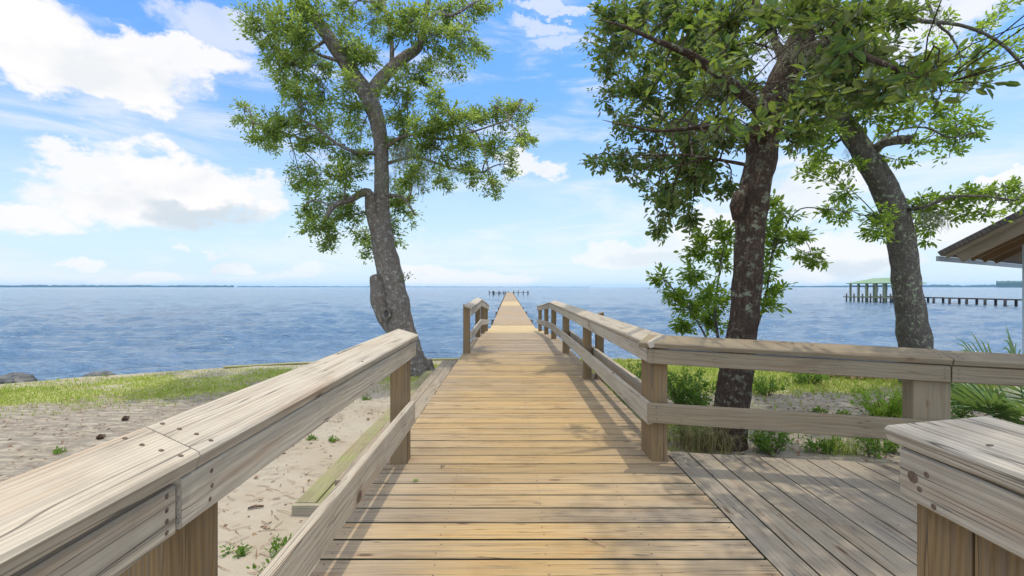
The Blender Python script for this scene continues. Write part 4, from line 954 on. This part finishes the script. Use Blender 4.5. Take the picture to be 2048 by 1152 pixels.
# dry grass tuft hanging round the dark trunk's foot
def tuft(label,base,n,h,sp,seed,mat):
    g=np.random.default_rng(seed); m=n; B=np.array(tuple(base))+g.normal(0,1,(m,3))*np.array([sp,sp*.6,0]); a=g.uniform(0,6.28,m); hh=h*g.uniform(.4,1,m); ln=hh*g.uniform(.2,1.1,m)
    d=np.stack([np.cos(a),np.sin(a),np.zeros(m)],1); s=np.stack([-np.sin(a),np.cos(a),np.zeros(m)],1)*.0028; up=np.array([0,0,1.0])
    m1=B+d*(ln*.4)[:,None]+up*(hh*.75)[:,None]; tp=B+d*ln[:,None]+up*(hh*g.uniform(.5,1,m))[:,None]
    V=np.stack([B-s,B+s,m1+s*.8,m1-s*.8,tp+s*.1,tp-s*.1],1).reshape(-1,3); b=(np.arange(m)*6)[:,None]
    F=np.concatenate([b+np.array([[0,1,2,3]]),b+np.array([[3,2,4,5]])],1).reshape(-1,4)
    o=np_mesh('grass_tuft',V,F,M[mat]); tag(o,label,'grass tuft'); return o
M['drygrass']=leafmat('dry_grass_blade',[(.24,.19,.09),(.30,.25,.12),(.18,.20,.06)],.25,(.35,.3,.1),.7,.2)
tuft('dry brown grass tuft drooping at the foot of the dark trunk',ground_at(1412,898),420,.34,.16,61,'drygrass')
tuft('tuft of green grass standing by the wide post',ground_at(1800,862),150,.28,.10,62,'grass')
tuft('thin grass tuft behind the middle rail left of the feathery bush',ground_at(1685,905),120,.22,.10,63,'grass')

# litter of needles and dead leaves on the sand
def litter(n,xr,yr,name,label,seed,leafy):
    g=np.random.default_rng(seed); pos=[]
    while len(pos)<n:
        x=g.uniform(*xr); y=g.uniform(*yr)
        if y>shore(x)-.15: continue
        if -1.5<x<1.12 and y>3: continue
        if x>1.05 and y<pf_edge(x)+.05: continue
        if g.uniform()<.35+.65*max(0,mn.noise(Vector((x*1.1,y*1.6,8)))+.35): pos.append((x,y,gz(x,y)+.006))
    B=np.array(pos); a=g.uniform(0,6.28,n)
    if leafy:
        dr=np.stack([np.cos(a),np.sin(a),g.normal(0,.25,n)],1); nm=g.normal(0,.35,(n,3)); nm[:,2]+=1; L=g.uniform(.02,.055,n); V=leaf_verts(B,dr,nm,L,L*.45); F=leaf_faces(n)
    else:
        d=np.stack([np.cos(a),np.sin(a)*.8,np.zeros(n)],1); L=g.uniform(.04,.14,n)[:,None]; s=np.stack([-np.sin(a),np.cos(a),np.zeros(n)],1)*.0022; up=np.array([0,0,.004]); bend=s*g.uniform(-4,4,n)[:,None]
        V=np.stack([B-s,B+s,B+d*L*.5+s+up+bend,B+d*L*.5-s+up+bend,B+d*L+s*.4,B+d*L-s*.4],1).reshape(-1,3); b=(np.arange(n)*6)[:,None]; F=np.concatenate([b+np.array([[0,1,2,3]]),b+np.array([[3,2,4,5]])],1).reshape(-1,4)
    tag(np_mesh(name,V,F,M['dryleaf'] if leafy else M['needle']),label,'litter',kind='stuff')
litter(5200,(-8,-.82),(.8,8.6),'pine_needle_litter','brown pine needles strewn on the left sand',41,False)
litter(900,(-7,-.82),(.8,8.2),'leaf_litter','fallen brown leaves on the left sand',42,True)
litter(2200,(1.3,7),(2.8,7.5),'leaf_litter','fallen leaves on the ground right of the boardwalk',43,True)
litter(900,(1.3,7),(2.8,7.5),'pine_needle_litter','brown needles on the ground right of the boardwalk',44,False)
for k,(px,py,lab) in enumerate(((200,879,'brown pine cone on the sand, nearer the left rail cap'),(250,843,'brown pine cone on the sand, farther from the rail cap'))):
    c=ground_at(px,py)+Vector((0,0,.022)); mb=MB(); mb.tube([c+Vector((-.035,0,0)),c+Vector((-.015,0,0)),c+Vector((.015,0,0)),c+Vector((.04,0,0))],[.008,.022,.02,.006],8,0,.2,k)
    for i in range(26):
        a=i*2.4; t=-.03+.06*i/25; q=c+Vector((t,math.cos(a)*.02,math.sin(a)*.02)); e=c+Vector((t+.012,math.cos(a)*.034,math.sin(a)*.034)); s=Vector((0,-math.sin(a),math.cos(a)))*.008; mb.poly([q-s,q+s,e+s*.6,e-s*.6],[(0,1,2,3)])
    tag(mb.build('pine_cone',M['cone']),lab,'pine cone','pine cones on the left sand')
c=ground_at(512,1022)+Vector((0,0,.014)); mb=MB(); mb.tube([c+Vector((-.045,-.02,0)),c+Vector((-.01,0,.006)),c+Vector((.045,.015,.0))],[.008,.012,.007],7,0,.4,2); tag(mb.build('bark_piece',M['twig']),'short piece of brown bark lying on the sand left of the steps','bark')
# needle and leaf on the deck
mb=MB(); mb.tube(smooth_path([Vector((.335,2.03,.004)),Vector((.37,1.995,.006)),Vector((.415,1.955,.004))]),.0016,5); tag(mb.build('pine_needle',M['drypalm']),'single orange pine needle lying on the boardwalk planks','pine needle')
g=np.random.default_rng(4); n=4; B=np.array([(-.538,2.62,.006)]*n); a=np.array([0,1.3,2.6,4.2]); dr=np.stack([np.cos(a),np.sin(a),.2*np.ones(n)],1); L=np.full(n,.022); tag(np_mesh('fallen_leaf',leaf_verts(B,dr,np.array([[0,.2,1.]]*n),L,L*.5),leaf_faces(n),M['weed']),'small green leaf sprig fallen on the boardwalk planks','leaf')
g=np.random.default_rng(5); n=3; B=np.array([(-.415,2.83,.005)]*n); a=np.array([.3,2.3,4.4]); dr=np.stack([np.cos(a),np.sin(a),.25*np.ones(n)],1); L=np.full(n,.020); tag(np_mesh('fallen_leaf',leaf_verts(B,dr,np.array([[0,.2,1.]]*n),L,L*.5),leaf_faces(n),M['cone']),'dark shrivelled leaf fallen on the boardwalk near the left post','leaf')

# rocks at the waterline
for k,(x,y,rx,rz,lab) in enumerate(((-10.4,11.6,.42,.24,'grey rock at the waterline just off the left grass edge'),(-12.3,11.3,.5,.24,'low grey rock in the shallows at the far left'))):
    mb=MB(); vs=[];nu,nv=14,8
    for j in range(nv+1):
        for i in range(nu):
            a=2*math.pi*i/nu; b=math.pi*j/nv; d=Vector((math.cos(a)*math.sin(b),math.sin(a)*math.sin(b),math.cos(b))); q=1+.35*mn.noise(d*1.6+Vector((k*7,0,0)))+.15*mn.noise(d*4); vs.append(Vector((x,y,WZ+.10))+Vector((d.x*rx*q,d.y*rx*.7*q,d.z*rz*q)))
    fs=[(j*nu+i,(j+1)*nu+i,(j+1)*nu+(i+1)%nu,j*nu+(i+1)%nu) for j in range(nv) for i in range(nu)]; mb.poly(vs,fs)
    tag(mb.build('rock',M['rock']),lab,'rock','rocks at the waterline')

# ------------------------------------------------------------------ pavilion at the right edge
YP=7.9
def Pv(px,py,dy=0): return P(px,py,YP+dy)
pv=thing('pavilion','brown roofed pavilion whose sloping eave with exposed rafters enters from the right','pavilion',(9.5,8.2,GZ))
e0=Pv(1881,512); ed=Vector((.85,.53,0)).normalized(); uh=Vector((ed.y,-ed.x,0)); sl_=(uh*.855+ZU*.52).normalized(); up_=ed.cross(sl_); up_=up_ if up_.z>0 else -up_
mb=MB(); mb.board(e0,e0+ed*7.5,sl_,up_,3.2,.085,.5,ch=0); mb.build('roof',M['shingle'],pv)
mb=MB(); mb.board(e0+sl_*.05-up_*.075+ed*.025,e0+sl_*3.1-up_*.075+ed*.025,ed,up_,.04,.073,.2,ch=.003); mb.build('barge_board',M['rafter'],pv)
mb=MB(); mb.board(e0+ed*.07+sl_*.10-up_*.014,e0+ed*7.4+sl_*.10-up_*.014,sl_,up_,3.0,.012,.9,ch=0); mb.build('ceiling_boards',M['rafter'],pv)
for k,(dl,st_,hh,tt) in enumerate(((.07,.16,.215,.2),(.72,.16,.17,.95),(1.45,.16,.17,.9),(2.6,.10,.12,.9))):
    mb=MB(); a=e0+ed*dl+sl_*st_-up_*(hh+.015); mb.board(a,a+sl_*2.8,ed,up_,.07,hh,tt,ch=.003,sh0=0); mb.build('rafter',M['rafter'],pv)
mb=MB(); a=e0-sl_*.02-ZU*.075-ed*.05; mb.board(a,a+ed*7.5,-uh,ZU,.028,.085,.7); mb.build('fascia_board',M['drip'],pv)
q=Pv(2044,500,.40); mb.post(q.x,q.x+.16,YP+.25,YP+.40,GZ-.05,q.z+.28,.5,ch=.003); mb.build('corner_post',M['white'],pv)

# ------------------------------------------------------------------ boathouse and its pier
bh=thing('boathouse','open boathouse on pilings with a pale green hipped metal roof','boathouse',(62,75.5,WZ))
xl,xr,y0,y1=59.2,65.2,71.0,80.0; ze,zr=1.77,2.62
mb=MB(); mb.poly([(xl,y0,ze),(xr,y0,ze),(xr,y1,ze),(xl,y1,ze),(62.1,73.6,zr),(62.1,77.4,zr),(xl,y0,ze-.10),(xr,y0,ze-.10),(xr,y1,ze-.10),(xl,y1,ze-.10)],[(0,1,4),(1,2,5,4),(2,3,5),(3,0,4,5),(0,6,7,1),(1,7,8,2),(2,8,9,3),(3,9,6,0),(9,8,7,6)]); mb.build('roof',M['greenroof'],bh)
for x,px,rr in ((59.5,1701,.12),(59.5,1717,.13),(59.5,1733.5,.16),(59.5,1752.6,.13),(59.5,1768,.14),(64.6,1748,.13),(64.6,1771.5,.14),(64.6,1787,.12)):
    mb=MB(); y=x*FPX/(px-CX); mb.post(x-rr,x+rr,y-rr,y+rr,WZ-.6,1.69,.4); mb.build('post',M['greenpost'],bh)
for px,zt in ((1693,.02),(1708,.02),(1725,0),(1741,.1),(1761,0),(1781,.1)):
    mb=MB(); y=58.3*FPX/(px-CX); mb.tube([(58.3,y,WZ-.6),(58.3,y,zt)],.11,8); mb.build('piling',M['pile'],bh)
mb=MB(); mb.box((58.3,70,-.66),(59.4,79.4,-.50),.5); mb.build('walk_deck',M['greenpost'],bh)
mb=MB(); mb.box((59.4,79.0,-.66),(65.0,80.0,-.50),.5); mb.build('walk_deck',M['greenpost'],bh)
mb=MB(); mb.box((59.4,72.2,1.2),(59.55,78.6,1.34),.3); mb.build('lift_beam',M['pile'],bh)
for y in (77.3,75.2,73.4):
    mb=MB(); mb.tube([(60.2,y,1.3),(60.5,y-.5,.2),(60.3,y-1.0,1.3)],.03,5); mb.build('lift_cable',M['pile'],bh)
np_=thing('pier','low pier on dark paired pilings leading right from the boathouse','pier',(65.6,65,WZ))
mb=MB()
mb.box((64.8,10,-.60),(66.4,78.5,-.44),.3); mb.build('decking',M['pile'],np_)
y=77.0
while y>10:
    for x in (64.85,66.3):
        mb=MB(); mb.tube([(x,y,WZ-.6),(x,y,-.45)],.15,8); mb.build('piling',M['pile'],np_)
    y-=2.5 if y>56 else 5

# ------------------------------------------------------------------ far shore
def farband(name,label,az0,az1,dist,h0,h1,seed,mat,kind,depth=150,n=400,env=None):
    V=[];F=[]
    for i in range(n+1):
        t=i/n; a=az0+(az1-az0)*t; d=dist*(1+.02*math.sin(9*t+seed)); h=h0+(h1-h0)*(.5+.5*mn.noise(Vector((t*90,seed,0))))+(h1-h0)*.4*mn.noise(Vector((t*16,seed,3)))
        if env: h=max(1.0,h*env(t))
        for dd,hh in ((0,-.5),(0,h*.75),(depth*.1,h),(depth,h),(depth,-.5)):
            V.append(((d+dd)*math.sin(a),(d+dd)*math.cos(a),WZ+hh))
    for i in range(n):
        for k in range(4): b=i*5+k; F.append((b,b+5,b+6,b+1))
    o=np_mesh(name,V,F,mat); tag(o,label,kind=kind); return o
def az_(px): return math.atan((px-CX)/FPX)
o=farband('treeline','far wooded shore along the horizon on the left',az_(-500),az_(468),5200,10,26,1,M['treeline'],'stuff'); o['category']='shore'
o=farband('treeline','faint far wooded shore along the middle of the horizon',az_(474),az_(1180),6600,6,22,2,M['treeline'],'stuff',env=lambda t: 1-.6*t); o['category']='shore'
o=farband('treeline','far wooded shore along the horizon on the right',az_(1540),az_(2500),5000,12,26,3,M['treeline'],'stuff',env=lambda t:min(1,.3+2.5*t)); o['category']='shore'
o=farband('treeline','taller dark wooded point on the horizon at the far right',az_(1992),az_(2500),3300,28,36,4,M['treeline'],'stuff'); o['category']='shore'

# ------------------------------------------------------------------ haze
mb=MB(); mb.box((-22000,-60,-2.9),(22000,8600,42)); hz=mb.build('haze',[])
hm=bpy.data.materials.new('haze_air'); hm.use_nodes=True; ht=NT(hm.node_tree); ht.n.clear(); ho=ht.node('ShaderNodeOutputMaterial'); pvn=ht.node('ShaderNodeVolumePrincipled')
pvn.inputs['Color'].default_value=(.42,.70,1.0,1); pvn.inputs['Density'].default_value=.00009; ht.l.new(pvn.outputs[0],ho.inputs['Volume'])
hz.data.materials.append(hm); tag(hz,kind='stuff')
